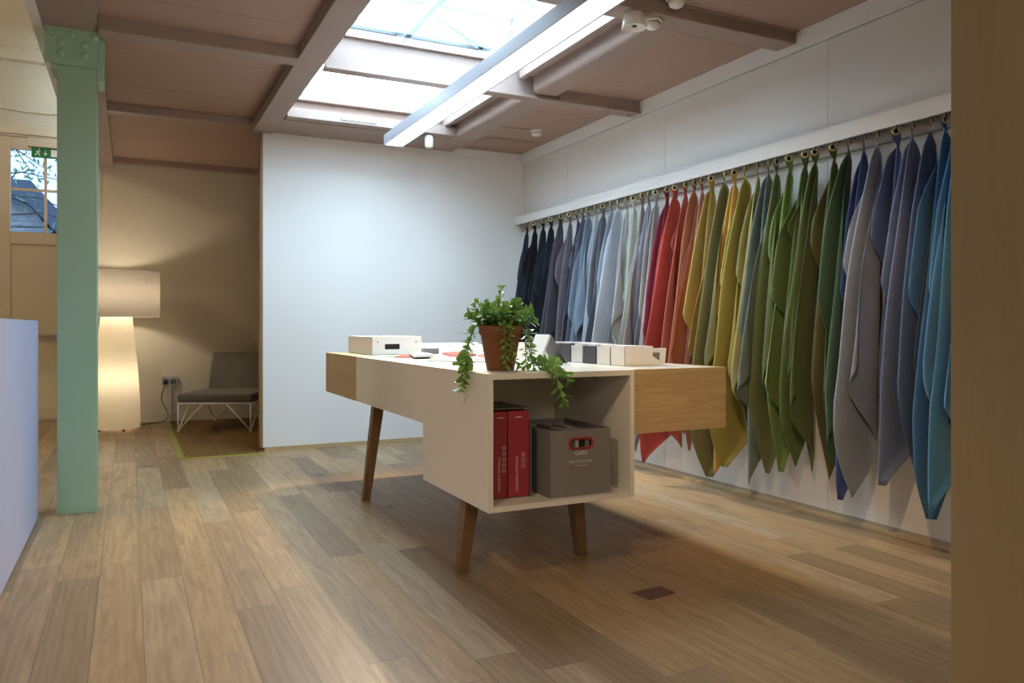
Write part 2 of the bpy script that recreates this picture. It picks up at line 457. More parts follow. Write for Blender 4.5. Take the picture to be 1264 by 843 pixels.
# ------------------------------------------------------------------ glazed door in the far left wall
door = bpy.data.objects.new('door_1', None); col.objects.link(door); door['kind'] = 'structure'; door['_o'] = (0, 0, 0)
mb = MB()
gx = [-2.58, -2.22, -1.86, -1.72, -1.36, -.9]
for (a, b) in ((-1.258, -.337),):
    mb.box(a, a + .135, YW + .02, YW + .07, .002, 2.998, .004).box(b - .12, b, YW + .02, YW + .07, .002, 2.998, .004)
    for (z0_, z1_) in ((2.87, 2.998), (1.87, 2.0), (.84, .93), (.002, .14)): mb.box(a + .136, b - .121, YW + .022, YW + .068, z0_, z1_, .004)
    mb.box(-.820, -.792, YW + .03, YW + .042, 2.001, 2.869, .003).box(a + .137, -.821, YW + .03, YW + .042, 2.435, 2.465, .003).box(-.791, b - .122, YW + .03, YW + .042, 2.435, 2.465, .003)
mb.build('door_frame', door_paint, door)
mb = MB()
for (a, b) in ((-1.258, -.337),):
    mb.box(a + .1, b - .1, YW + .04, YW + .055, .92, 1.88).box(a + .1, b - .1, YW + .04, YW + .055, .13, .85)
mb.build('door_panel', door_paint, door)
mb = MB()
for (a, b) in ((-1.258, -.337),): mb.box(a + .1, b - .1, YW + .043, YW + .047, 1.99, 2.88)
mb.build('glazing', glassy('tinted_door_glass', '90969e', .03), door)
MB().box(-1.15, -.45, YW - .03, YW - .005, .885, .912, .004).build('push_bar', steel, door)

# outside: gabled house and a tree, seen through the door glass
house = thing('brick_house', (-2.6, 15, 0), 'pale brick house with slate gable roof outside behind the door glass', 'house')
brickm = NT('white_brick'); bt = brickm.n.new('ShaderNodeTexBrick')
brickm.l.new(brickm.mapping(brickm.obj(), (1, 1, 1), rot=(R(90), 0, 0)), bt.inputs['Vector'])
bt.inputs['Color1'].default_value = srgb('b9bcc6'); bt.inputs['Color2'].default_value = srgb('adb1bd'); bt.inputs['Mortar'].default_value = srgb('8e929e')
bt.inputs['Scale'].default_value = 3; brickm.l.new(bt.outputs[0], brickm.b.inputs['Base Color']); brickm.b.inputs['Roughness'].default_value = .9
MB().prism([(-3.4, 0), (-.5, 0), (-.5, 1.9), (-.95, 2.30), (-1.45, 2.95), (-1.75, 3.05), (-3.4, 3.05)], 'y', 14.4, 18).build('wall', brickm.m, house)
MB().prism([(-3.5, 3.02), (-1.72, 3.02), (-1.42, 2.92), (-.4, 1.75), (-.4, 2.12), (-1.38, 3.27), (-3.5, 3.27)], 'y', 14.1, 18).build('roof', plain('slate', '5c6678', .8, var=.1, nscale=12), house)
rnd = random.Random(5)
tree = thing('garden_tree', (-2.1, 12.2, 0), 'leafy green branches outside behind the door glass', 'tree')
tb = MB(); lf = MB()
tb.tube([(-2.2, 12.2, 0), (-2.1, 12.2, 2.0), (-1.8, 12.15, 3.2), (-1.5, 12.2, 4.4)], [.09, .07, .05, .02], 8)
for k in range(26):
    s0 = Vector((-2.0 + rnd.uniform(-.1, .4), 12.2, rnd.uniform(2.3, 4.0)))
    e0 = s0 + Vector((rnd.uniform(-.4, 1.6), rnd.uniform(-.5, .5), rnd.uniform(-.6, .5)))
    md = (s0 + e0) / 2 + Vector((0, 0, .15))
    tb.tube([s0, md, e0], [.014, .009, .004], 5)
    for j in range(34):
        q = rnd.random(); p = (s0.lerp(md, q * 2) if q < .5 else md.lerp(e0, q * 2 - 1)) + Vector((rnd.gauss(0, .06), rnd.gauss(0, .06), rnd.gauss(0, .06)))
        L_ = rnd.uniform(.05, .11); a = Euler((rnd.uniform(-.8, .8), rnd.uniform(0, 6.28), rnd.uniform(-.6, .6))).to_matrix()
        vs = [lf.bm.verts.new(p + a @ Vector(c)) for c in ((0, 0, 0), (L_ * .5, .004, L_ * .16), (L_, 0, 0), (L_ * .5, .004, -L_ * .16))]
        lf.bm.faces.new(vs)
tb.build('trunk', plain('bark', '5a5048', .9), tree)
o = lf.build('foliage', plain('tree_leaf', '7fa794', .6, var=.2, nscale=3), tree); o['kind'] = 'stuff'
struct('ground_outside', MB().box(-9, 4, 9.9, 20, -.2, -.05), plain('paving', '8c8c8c', .9))

# exit sign
ex = thing('exit_sign', (-1.66, YW - .3, 2.93), 'green emergency exit sign with running figure hung under a light box above the glazed door', 'exit sign')
EX = MB().box(-1.72, -1.18, YW - .25, YW - .17, 2.90, 3.0, .006); EX.build('light_box', door_paint, ex)
MB().box(-1.50, -1.40, YW - .22, YW - .03, 2.985, 2.998).build('bracket', door_paint, ex)
MB().box(-1.66, -1.20, YW - .215, YW - .205, 2.78, 2.90).build('sign_plate', plain('exit_green', '1c7a50', .4), ex)
wht = plain('sign_white', 'e9efe9', .5)
yy = YW - .2165
mb = MB()
mb.box(-1.34, -1.215, yy, yy + .002, 2.80, 2.885)
mb.build('pictogram_door', wht, ex)
mb = MB()
def seg2(a, b, w):
    a = Vector(a); b = Vector(b); d = (b - a).normalized(); n_ = Vector((-d.y, d.x)) * w / 2
    mb.prism([tuple(a + n_), tuple(b + n_), tuple(b - n_), tuple(a - n_)], 'y', yy - .001, yy + .001)
seg2((-1.60, 2.81), (-1.56, 2.835), .014); seg2((-1.56, 2.835), (-1.545, 2.862), .020); seg2((-1.555, 2.84), (-1.53, 2.825), .014); seg2((-1.53, 2.825), (-1.535, 2.80), .012)
seg2((-1.545, 2.862), (-1.515, 2.85), .010); seg2((-1.55, 2.862), (-1.58, 2.85), .010)
mb.lathe([(0, 2.0)], 0, 0) if False else None
mb.prism([(-1.532 + .011 * cos(a), 2.881 + .011 * sin(a)) for a in [k * pi / 5 for k in range(10)]], 'y', yy - .001, yy + .001)
mb.build('pictogram_runner', wht, ex)
mb = MB()
seg2((-1.43, 2.87), (-1.43, 2.82), .012); seg2((-1.455, 2.84), (-1.43, 2.812), .011); seg2((-1.405, 2.84), (-1.43, 2.812), .011)
mb.build('pictogram_arrow', wht, ex)
for o_ in ex.children:
    for v_ in o_.data.vertices:
        wx, wz = v_.co.x - 1.66, v_.co.z + 2.93
        v_.co.x = -.913 + (wx + 1.66) * .55 + .80; v_.co.z = 2.754 + (wz - 2.78) * .88 - 2.86
ex.location = (-.80, YW - .3, 2.86)
# cable clipped along the wall above the door
mb = MB(); pts = [(-4.4 + .2 * k, YW - .012, 3.27 + .012 * sin(k * 1.7)) for k in range(21)]
mb.tube(pts, .009, 6)
tag(mb.build('wall_cable', door_paint), 'painted cable clipped along the cream wall above the glazed door', 'cable')
mb = MB().box(-2.6, -1.86, YW - .03, YW, 3.60, 3.625, .004)
tag(mb.build('wall_bracket', alu), 'short grey metal strip high on the cream wall above the cable', 'bracket')

# ------------------------------------------------------------------ counter
ct = thing('reception_counter', (-.8, 2.2, 0), 'long lavender white counter along the left edge in front of the green column', 'counter')
prof = [(-1.0, .012), (4.70, .012), (4.70, 1.012)]
prof += [(4.70 - .022 * (1 - cos(a)), 1.012 + .018 * sin(a)) for a in (R(30), R(60), R(90))] + [(-1.0, 1.03)]
MB().prism(prof, 'x', -1.15, -.425).build('body', counter_white, ct)
MB().box(-1.13, -.437, -1.0, 4.69, 0, .012).build('plinth', wood('counter_plinth', '7a5a48', '96735c', 'Y'), ct)

# ------------------------------------------------------------------ steel column
cm = thing('steel_column', (-.25, 4.83, 0), 'pale green steel column with bolted head plate under the long brown beam', 'column')
cx0, cx1, cy0, cy1 = -.345, -.158, 4.745, 4.93
MB().box(cx0, cx1, cy0, cy0 + .014, 0, 2.56, .003).box(cx0, cx1, cy1 - .014, cy1, 0, 2.56, .003).box(-.345, -.172, cy0 + .01, cy1 - .01, 0, 2.56).build('shaft', mint, cm)
mb = MB().box(-.40, -.150, 4.71, 4.735, 2.385, 2.572, .004).box(-.40, -.150, 4.70, 4.97, 2.556, 2.572, .003)
mb.box(-.158, -.124, 4.74, 4.93, 2.32, 2.572, .004).box(-.375, -.345, 4.74, 4.93, 2.36, 2.572, .004)
mb.build('head_plate', mint, cm)
mb = MB()
for (x, z) in ((-.325, 2.495), (-.215, 2.495), (-.325, 2.44), (-.215, 2.44), (-.37, 2.545), (-.27, 2.545), (-.17, 2.545)):
    for k in range(5):
        pass
    bm2 = [(0.020 * cos(k * pi / 12), .020 * sin(k * pi / 12) * .7) for k in range(7)]
    ring_prev = None
    for (r, h) in bm2:
        ring = [mb.bm.verts.new((x + r * cos(2 * pi * j / 12), 4.71 - h, z + r * sin(2 * pi * j / 12))) for j in range(12)] if r > 1e-4 else [mb.bm.verts.new((x, 4.71 - h, z))]
        if ring_prev:
            for j in range(12):
                if len(ring) == 1: f = mb.bm.faces.new((ring_prev[j], ring_prev[(j + 1) % 12], ring[0]))
                else: f = mb.bm.faces.new((ring_prev[j], ring_prev[(j + 1) % 12], ring[(j + 1) % 12], ring[j]))
                f.smooth = True
        ring_prev = ring
mb.build('rivet', mint, cm)

# ------------------------------------------------------------------ floor lamp
lx, ly = -.113, 8.42
fl = thing('floor_lamp', (lx, ly, 0), 'tall floor lamp with glowing white tapered body and drum shade beside the green column', 'lamp')
body_m = translucent('frosted_lamp_body', 'efe6cf', .6)
shade_m = translucent('linen_shade', 'f2ece2', .42)
MB().lathe([(.205, .022), (.21, .03), (.205, .3), (.185, .6), (.16, .85), (.138, 1.1), (.134, 1.13)], lx, ly, 56).build('lamp_body', body_m, fl)
mb = MB().lathe([(.383, 1.09), (.383, 1.53), (.379, 1.53), (.379, 1.09)], lx, ly, 64, close=True)
mb.build('lamp_shade', shade_m, fl)
mb = MB().lathe([(.012, 1.12), (.012, 1.26), (0, 1.26)], lx, ly, 12)
for k in range(3): mb.tube([(lx, ly, 1.14), (lx + .381 * cos(2.1 * k), ly + .381 * sin(2.1 * k), 1.14)], .004, 6)
mb.build('socket_spider', white_metal, fl)
for k in range(4): MB().lathe([(0, 0), (.012, 0), (.012, .024)], lx + .16 * cos(1.57 * k + .4), ly + .16 * sin(1.57 * k + .4), 10).build('foot', blackp, fl)

# wall socket, trunking, plug cable
so = thing('wall_socket', (.377, YC - .012, .38), 'grey metal double socket on the cream wall beside the lounge chair', 'socket')
yw = YC - .012
MB().box(.304, .450, yw - .03, yw, .385, .470, .004).build('back_box', alu, so)
MB().box(.302, .452, yw - .038, yw - .03, .383, .472, .002).build('face_plate', steel, so)
mb = MB()
for x in (.340, .414): mb.box(x - .026, x + .026, yw - .040, yw - .037, .395, .445, .002)
mb.build('outlet', dgrey, so)
mb = MB()
for x in (.362, .392): mb.box(x - .006, x + .006, yw - .044, yw - .038, .452, .464, .001)
mb.build('switch', off_white, so)
tr = MB().box(.365, .391, YC - .052, YC - .028, 0, .384, .003)
tag(tr.build('cable_trunking', door_paint), 'slim cream cable trunking running from the floor up to the wall socket', 'trunking')
cb = thing('lamp_cable', (.1, 8.75, 0), 'thin black cable with plug running from the socket down to the glowing floor lamp', 'cable')
MB().box(.322, .358, yw - .075, yw - .040, .398, .432, .006).build('plug', blackp, cb)
pts = [(.335, yw - .06, .40), (.315, yw - .07, .33), (.30, yw - .07, .24), (.34, yw - .08, .14), (.36, yw - .09, .06), (.30, yw - .12, .012), (.18, yw - .16, .006), (.08, 8.68, .006), (.02, 8.6, .008)]
def smooth_path(p, n=6):
    p = [Vector(q) for q in p]; out = []
    for i in range(len(p) - 1):
        a, b, c, d = p[max(i - 1, 0)], p[i], p[i + 1], p[min(i + 2, len(p) - 1)]
        for k in range(n):
            t = k / n
            out.append(.5 * ((2 * b) + (c - a) * t + (2 * a - 5 * b + 4 * c - d) * t * t + (3 * b - a - 3 * c + d) * t ** 3))
    out.append(p[-1]); return out
MB().tube(smooth_path(pts), .004, 6).build('cord', blackp, cb)

# ------------------------------------------------------------------ lounge chair
ca = math.atan2(-.31, .621)
cc = Vector((.414, 8.01, 0)) + Vector((cos(ca), sin(ca), 0)) * .345 + Vector((-sin(ca), cos(ca), 0)) * .45
ch = thing('lounge_chair', tuple(cc), 'low grey upholstered lounge chair on white wire legs against the cream wall', 'chair', rz=ca, local=True)
w, dpt = .345, .45
chg = fabric('grey_chair_wool', '68655c', .12)
def cushion(x0, x1, y0, y1, z0, z1, nx=22, ny=22, e=7):
    mb = MB()
    r = bmesh.ops.create_grid(mb.bm, x_segments=nx, y_segments=ny, size=1)
    top = r['verts']
    for v in top:
        X, Y = v.co.x, v.co.y
        h = (1 - abs(X) ** e) ** .5 * (1 - abs(Y) ** e) ** .5 if abs(X) < 1 and abs(Y) < 1 else 0
        v.co = Vector(((x0 + x1) / 2 + X * (x1 - x0) / 2, (y0 + y1) / 2 + Y * (y1 - y0) / 2, (z0 + z1) / 2 + h * (z1 - z0) / 2))
    g = bmesh.ops.duplicate(mb.bm, geom=mb.bm.faces[:])
    zm = (z0 + z1) / 2
    for v in g['geom']:
        if isinstance(v, bmesh.types.BMVert): v.co.z = 2 * zm - v.co.z
    bmesh.ops.remove_doubles(mb.bm, verts=mb.bm.verts[:], dist=.0005)
    for f in mb.bm.faces: f.smooth = True
    return mb
autosmooth(MB().box(-w - .012, w + .012, -dpt - .012, .33, .279, .362, .040, 5).build('seat', chg, ch), 60)
mb = MB().box(-w + .02, w + .06, -.21, .21, -.040, .040, .030, 4)
bmesh.ops.rotate(mb.bm, verts=mb.bm.verts[:], cent=(0, 0, 0), matrix=Matrix.Rotation(R(72), 3, 'X'))
bmesh.ops.translate(mb.bm, verts=mb.bm.verts[:], vec=(0, .30, .525))
autosmooth(mb.build('backrest', chg, ch), 60)
mb = MB(); zr = .268
mb.tube([(-w, -dpt, zr), (w, -dpt, zr), (w, dpt, zr), (-w, dpt, zr)], .010, 8, close=True)
mb.tube([(-w, 0, zr), (w, 0, zr)], .007, 6)
mb.tube([(-w + .05, .18, zr), (-w + .05, .42, .70)], .007, 6).tube([(w - .05, .18, zr), (w - .05, .42, .70)], .007, 6)
mb.build('seat_frame', white_metal, ch)
for sx in (-1, 1):
    for sy in (-1, 1):
        mb = MB()
        f = (sx * (w - .0), sy * (dpt - .0), .012)
        mb.tube([f, (sx * w, sy * dpt, zr)], .008, 8).tube([f, (sx * (w - .235), sy * dpt, zr)], .007, 8).tube([f, (sx * w, sy * (dpt - .30), zr)], .007, 8)
        mb.tube([(f[0], f[1], 0), (f[0], f[1], .014)], .013, 10)
        mb.build('leg', white_metal, ch)
# low wire table just showing one foot past the partition
st = thing('side_table', (1.35, 7.45, 0), 'low white wire side table with one foot showing past the white partition edge', 'table')
mb = MB().lathe([(0, .30), (.235, .30), (.24, .305), (.24, .318), (0, .32)], 1.36, 7.42, 40); mb.build('tabletop', white_metal, st)
for k in range(3):
    a = R(197 + 120 * k); c_ = (1.36, 7.42)
    MB().tube([(c_[0] + .2 * cos(a), c_[1] + .2 * sin(a), .30), (c_[0] + .29 * cos(a), c_[1] + .29 * sin(a), .012)], .008, 8).lathe([(0, 0), (.022, 0), (.022, .016), (0, .018)], c_[0] + .29 * cos(a), c_[1] + .29 * sin(a), 12).build('leg', white_metal, st)

# floor mat with yellow edging
fm = thing('floor_mat', (.7, 7.4, 0), 'thin clear floor mat with yellow edging under the grey lounge chair', 'mat')
yel = plain('yellow_edging', '8f8a3c', .35, var=.08)
MB().box(.376, 1.9, 6.56, 8.90, .0005, .003).box(.376, .93, 6.353, 6.559, .0005, .003).build('clear_sheet', glassy('clear_mat', 'f3efe6', .04), fm)
MB().box(.322, .375, 6.33, 8.90, .0005, .006, .001).build('side_edging', yel, fm)
MB().box(.375, .935, 6.33, 6.352, .0005, .007, .001).build('front_edging', plain('bright_yellow_edging', 'b3aa3a', .4), fm)

# ------------------------------------------------------------------ linear pendant
ll = thing('linear_pendant_lamp', (1.605, 3.6, 2.23), 'long white linear pendant light hanging below the skylight', 'lamp')
LX0, LX1, LY0, LY1 = 1.538, 1.672, 2.0, 5.08
MB().prism([(LX0, 2.225), (LX0 + .008, 2.225), (LX0 + .008, 2.285), (LX1 - .008, 2.285), (LX1 - .008, 2.225), (LX1, 2.225), (LX1, 2.292), (LX0, 2.292)], 'y', LY0, LY1).box(LX0, LX1, LY1 - .008, LY1, 2.225, 2.292).box(LX0, LX1, LY0, LY0 + .008, 2.225, 2.292).build('housing', alu, ll)
LAMP_DIFF = MB().box(LX0 + .008, LX1 - .008, LY0 + .008, LY1 - .008, 2.227, 2.240).build('diffuser', emit('lamp_diffuser', (1, .98, .95), 5), ll)
for (y, top) in ((4.81, 2.53), (3.30, 2.55)):
    MB().tube([(1.605, y, 2.292), (1.605, y - (.16 if y > 4 else .08), top)], .0015, 5).lathe([(.008, 2.292), (.008, 2.305), (0, 2.307)], 1.605, y, 10).build('suspension_wire', steel, ll)

# small ceiling fittings
def detector(x, y, z, r, label, name='smoke_detector'):
    t_ = thing(name, (x, y, z), label, 'smoke detector')
    MB().lathe([(0, z), (r, z), (r, z - .014), (r * .9, z - .018), (r * .88, z - .018)], x, y, 28).build('mounting_base', off_white, t_)
    MB().lathe([(r * .72, z - .016), (r * .78, z - .03), (r * .70, z - .042), (r * .45, z - .046), (r * .4, z - .05), (0, z - .05)], x, y, 28).build('sensor_head', off_white, t_)
detector(2.98, 5.60, 2.604, .052, 'white smoke detector on the brown ceiling near the far right corner')
detector(2.40, 3.05, 2.61, .05, 'small white smoke detector beside the ceiling spotlight, at the end of the conduit')
detector(2.36, 3.19, 2.545, .045, 'round white detector on the cross beam between spotlight and conduit detector')
mb = MB().tube([(2.45, 3.05, 2.602), (2.85, 2.75, 2.602)], .008, 6); tag(mb.build('ceiling_conduit', brown_beam), 'thin conduit on the brown ceiling leading to a smoke detector', 'conduit')
mb = MB().tube([(2.93, 5.60, 2.602), (2.45, 5.63, 2.602)], .004, 5); tag(mb.build('ceiling_cable', brown_beam), 'thin cable on the ceiling leading to the far corner smoke detector', 'cable')
sp = thing('ceiling_spotlight', (2.235, 3.17, 2.54), 'white cone shaped spotlight under the cross beam at the top of the view', 'spotlight')
MB().lathe([(0, 2.545), (.045, 2.545), (.05, 2.54), (.062, 2.475), (.058, 2.472), (.05, 2.482), (0, 2.485)], 2.235, 3.17, 32).build('spotlight_body', off_white, sp)
MB().lathe([(0, 2.478), (.012, 2.479), (.012, 2.486)], 2.235, 3.17, 14).build('lamp_lens', dgrey, sp)
sn = thing('motion_sensor', (2.18, 5.95, 2.45), 'small white capsule sensor hanging at the far end of the skylight', 'sensor')
MB().lathe([(0, 2.445), (.025, 2.448), (.034, 2.46), (.034, 2.535), (.026, 2.55), (0, 2.552)], 2.18, 5.95, 24).build('capsule', off_white, sn)
MB().box(2.165, 2.195, 5.94, 5.96, 2.55, 2.562).build('bracket', brown_beam, sn)
mb = MB().tube([(1.45, 5.885, 2.60), (1.45, 5.87, 2.575), (1.72, 5.87, 2.575), (1.72, 5.885, 2.60)], .006, 6)
tag(mb.build('opener_handle', steel), 'thin metal bar handle on the far frame of the skylight', 'handle')

# ------------------------------------------------------------------ display rail
rl = thing('display_rail', (3.25, 4.3, 1.94), 'long white rail on the right wall that the coloured fabrics hang from', 'rail')
MB().box(3.208, 3.226, 1.0, 6.445, 1.940, 2.004).box(3.208, XR - .001, 1.0, 6.445, 2.004, 2.018, .002).build('fascia', panel_white, rl)
MB().box(3.262, XR - .001, 1.0, 6.44, 1.885, 2.004).build('batten', plain('batten_grey', '9a948a', .7), rl)

# ------------------------------------------------------------------ hanging fabrics
# (photo x of the eyelet, colour, description, eyelet angle: 1 = ring faces the room, 0 = edge on)
FAB = [
 (649, '2b313f', 'slate navy', 0), (657.5, '15161b', 'black', 1), (668.5, '1c202b', 'inky blue', .3), (678, '1d2230', 'midnight blue', 1),
 (690, '4a4650', 'charcoal plum', .4), (701, '66606a', 'mauve grey', .9), (710, '3c4858', 'dark slate blue', 0), (717, '57566a', 'slate violet', 0),
 (724, '74879b', 'steel blue', .3), (733, 'a0a9b4', 'silver grey', 0), (742, '626670', 'graphite grey', .8), (752, '8993a3', 'cloudy blue', 0),
 (761, 'a9b1bd', 'pale ice grey', 0), (771, 'aaa7a6', 'pale stone grey', 0), (780, 'b4b9ac', 'pale sage', .9), (791, '8c8078', 'taupe', .6),
 (798.5, '8f909f', 'lilac grey', 0), (807.5, '9a948f', 'warm grey', 1), (821, '8a1c3c', 'burgundy', .4), (831, 'bc361a', 'scarlet', .9),
 (844, 'bb5238', 'terracotta', .3), (855, 'b35f2c', 'burnt orange', .3), (864, 'a5674f', 'dusty copper', .2), (876, 'b8941c', 'dark mustard', 1),
 (892, '7d7a44', 'khaki', 0), (904, 'd8a818', 'golden yellow', .6), (917, 'a8981f', 'olive gold', 0), (932.5, 'a69c52', 'straw', 0),
 (946, '6f817c', 'grey teal', 0), (956, '74824e', 'sage green', .4), (972, '78963e', 'bright green', .9), (992, '607c38', 'leaf green', 1),
 (1004, '62703a', 'moss green', 1), (1026, '6c6c38', 'olive', .9), (1045, '446a4a', 'forest green', 0), (1064, '3a4c80', 'navy', 0),
 (1080, '95a2b6', 'melange grey', 0), (1104, '5a6fa0', 'denim blue', 1), (1123, '6c7fa4', 'dusk blue', 0), (1146, '4a6490', 'deep slate', 0),
 (1163, '3878a6', 'petrol blue', .4), (1183, '3c8cc0', 'turquoise', .2),
]
def neighbour(i):
    return FAB[i][2]
def make_cloth(i, px, c, alpha):
    rn = random.Random(100 + i)
    q = (px - 632) / F
    XE = 3.195
    Y0 = XE / ((CT * q + ST) / (CT - ST * q))
    L = rn.uniform(1.60, 1.82); ztop = 1.934
    uL = rn.uniform(.56, .78) if rn.random() < .8 else rn.uniform(.42, .55)            # where the near side corner of the cloth falls
    near_w = math.sqrt(uL * (1 - uL))
    P = rn.uniform(.36, .56)
    NU, NV = 56, 76
    phi0 = (near_w * L / P) % 2 + rn.uniform(-.22, .2) - 1 + (1 if rn.random() < .8 else rn.uniform(.3, .9))
    curl = rn.uniform(-.035, .02)
    out = rn.uniform(-.035, .07)
    XW = 3.262; XO = 2.975 + out
    if Y0 > 5.9: XO = 3.02
    Fp = {}
    for k in range(-12, 14):
        Fp[k] = (XO + rn.uniform(-.02, .11) - (.03 if k < 0 else 0)) if k % 2 == 0 else (XW - rn.uniform(0, .09))
    tY = .088 / (2 * near_w * L / P) * rn.uniform(.9, 1.15)
    wob1, wob2, ph1 = rn.uniform(-.008, .008), rn.uniform(-.006, .006), rn.uniform(0, 6)
    ang = R(-37 + 75 * (1 - alpha)) if alpha < .99 else R(rn.uniform(-45, -30))
    dx, dy = cos(ang), sin(ang)
    mb = MB(); rows = []
    for iu in range(NU + 1):
        t = iu / NU
        u = L * (t ** 1.15 if t < 1 else 1)
        wl = near_w * L * min(u / (uL * L), (L - u) / ((1 - uL) * L))
        wr = near_w * L * min(u / ((1 - uL) * L), (L - u) / (uL * L))
        wl = max(wl, .003); wr = max(wr, .003)
        g = min(1, u / (.74 * L)); grow = g ** .74 * .93 + .07
        Pu = P * max(grow, .05)
        b = min(1, max(0, (u - .028) / .10)); b = b * b * (3 - 2 * b)
        row = []
        for iv in range(NV + 1):
            s = iv / NV * 2 - 1
            v = s * (wl if s < 0 else wr)
            ph = v / Pu * 1.0 + phi0
            k = math.floor(ph); fr = ph - k
            fm_ = .5 - .5 * cos(pi * fr)
            a0, a1 = Fp[max(-12, min(12, k))], Fp[max(-12, min(12, k + 1))]
            xf = a0 + (a1 - a0) * fm_
            x = XE + .045 + (xf - XE - .045) * grow
            y = Y0 + tY * (ph - phi0) * (.12 + .88 * min(1, u / .42)) + .007 * sin(2 * pi * ph) * grow
            y += wob1 * sin(u * 3 + ph1) + wob2 * sin(u * 7 + 2 * ph1)
            x += .008 * sin(u * 5 + ph * 2.1 + ph1) * grow
            if s < 0: y += curl * (-s) ** 8 * grow; x += abs(curl) * .6 * (-s) ** 12 * grow
            hw = math.sqrt(max(0, .023 ** 2 - (max(0, .023 - u)) ** 2)) if u < .023 else .023 + (u - .023) * .10
            xt, yt = XE + .01 + s * hw * dx, Y0 + s * hw * dy * .8
            X = xt + (x - xt) * b; Y = yt + (y - yt) * b
            z = ztop - u + .012 * sin(ph * 1.3 + ph1) * (u / L) ** 2
            row.append(mb.bm.verts.new((X, Y, z)))
        rows.append(row)
    for a, bb in zip(rows, rows[1:]):
        for j in range(NV):
            mb.bm.faces.new((a[j], a[j + 1], bb[j + 1], bb[j])).smooth = True
    lab = FAB[i][2]
    if i == 0: where = 'on the rail nearest the white partition'
    else: where = 'between the %s and %s ones' % (FAB[i - 1][2], FAB[i + 1][2]) if i + 1 < len(FAB) else 'on the rail nearest the plywood pier'
    root = thing('fabric_swatch', (XE, Y0, ztop), '%s fabric swatch hanging %s' % (lab, where), 'fabric', 'fabric swatches hanging from the wall rail')
    m = fabric('felt_' + lab.replace(' ', '_'), c, .22 if 'grey' in lab or 'lilac' in lab else .10)
    o = mb.build('cloth', m, root)
    sol = o.modifiers.new('thickness', 'SOLIDIFY'); sol.thickness = .0022; sol.offset = 0
    # eyelet ring and hook
    cen = Vector((XE + .01, Y0, ztop - .024))
    nrm = Vector((-dy, dx, 0)).normalized()
    if nrm.dot(Vector((-.75, -.6, 0))) < 0: nrm = -nrm
    tdir = Vector((dx, dy, 0)).normalized(); up = Vector((0, 0, 1))
    pc = cen + nrm * .0035
    mb = MB()
    mb.tube([pc + (tdir * cos(a) + up * sin(a)) * .0148 for a in [2 * pi * k / 24 for k in range(24)]], .0048, 8, close=True)
    mb.build('eyelet', brass, root)
    mb = MB()
    mb.tube([pc + (tdir * cos(a) + up * sin(a)) * .0052 + nrm * -.0006 for a in [2 * pi * k / 14 for k in range(14)]], .0052, 6, close=True)
    mb.build('eyelet_dark_disc', blackp, root)  # solid black disc, the opening's darkness put into its colour
    mb = MB().tube(smooth_path([(XE + .075, Y0, ztop + .004), (XE + .03, Y0, ztop + .012), tuple(cen + nrm * .010 + Vector((0, 0, .016))), tuple(cen + nrm * .016)], 4), .0022, 6)
    mb.build('hook', blackp, root)
for i, (px, c, nm, al) in enumerate(FAB):
    make_cloth(i, px, c, al)

# ------------------------------------------------------------------ display table
TX0, TX1, TXR, TY0, TY1, TYR = 1.176, 1.819, 2.294, 2.58, 3.285, 5.20
ZT, ZS, ZB = .8255, .569, .3165
tb_ = thing('display_table', (1.75, 3.9, 0), 'white display table with oak drawer ends, open cube shelf and splayed oak legs', 'table')
th = .019
# white shell: top, sides, apron
mb = MB()
mb.box(TX0, TX1 + .0, TY0, 4.427, ZT - .0215, ZT, .001)
mb.box(TX1 - .002, TXR - .0205, TY0 + .0205, 4.427, ZT - .0215, ZT - .0005)
mb.box(TX0 + .0205, TXR - .0205, 4.425, TYR - .0205, ZT - .0215, ZT - .0005)
mb.build('tabletop', lacquer, tb_)
mb = MB()
mb.prism([(TY0, ZT - .0215), (4.427, ZT - .0215), (4.427, ZS), (TY1, ZS), (TY1, ZB), (TY0, ZB)], 'x', TX0, TX0 + th)
mb.box(TX1 - th, TX1, TY0, TY1, ZB, ZT - .0215)
mb.box(TX0 + th, TX1 - th, TY0, TY1, ZB, ZB + .0205)
mb.box(TX0 + th, TX1 - th, 3.20, 3.22, ZB + .0205, ZT - .0215)
mb.box(TX0 + th, TXR - th, TY1 - .01, 4.427, ZS, ZS + .018)
mb.build('carcass', lacquer, tb_)
mb = MB()
for (x, y) in ((1.50, 2.62), (1.66, 2.62)): mb.box(x - .004, x + .004, y, y + .006, ZT - .030, ZT - .0215)
mb.build('fixing', blackp, tb_)
MB().box(TX1 + .0015, TXR, TY0, TY0 + .02, ZS - .001, ZT + .001, .001).box(TX1 + .0015, TXR - .02, TY0 + .02, TY0 + .5, ZS, ZS + .015).box(TXR - .02, TXR, TY0 + .02, 5.0, ZS - .001, ZT + .001, .001).build('drawer', oakX, tb_)
mb = MB().box(TX0, TX0 + .02, 4.429, TYR, ZS - .001, ZT + .001, .001).box(TX0 + .02, TXR - .02, TYR - .02, TYR, ZS, ZT + .001).box(TX0 + .02, TXR - .02, 4.43, TYR - .02, ZS, ZS + .015)
mb.box(TX0 + .0205, TX0 + .13, 4.429, TYR - .0205, ZT, ZT + .0015)
mb.build('drawer', oakY, tb_)
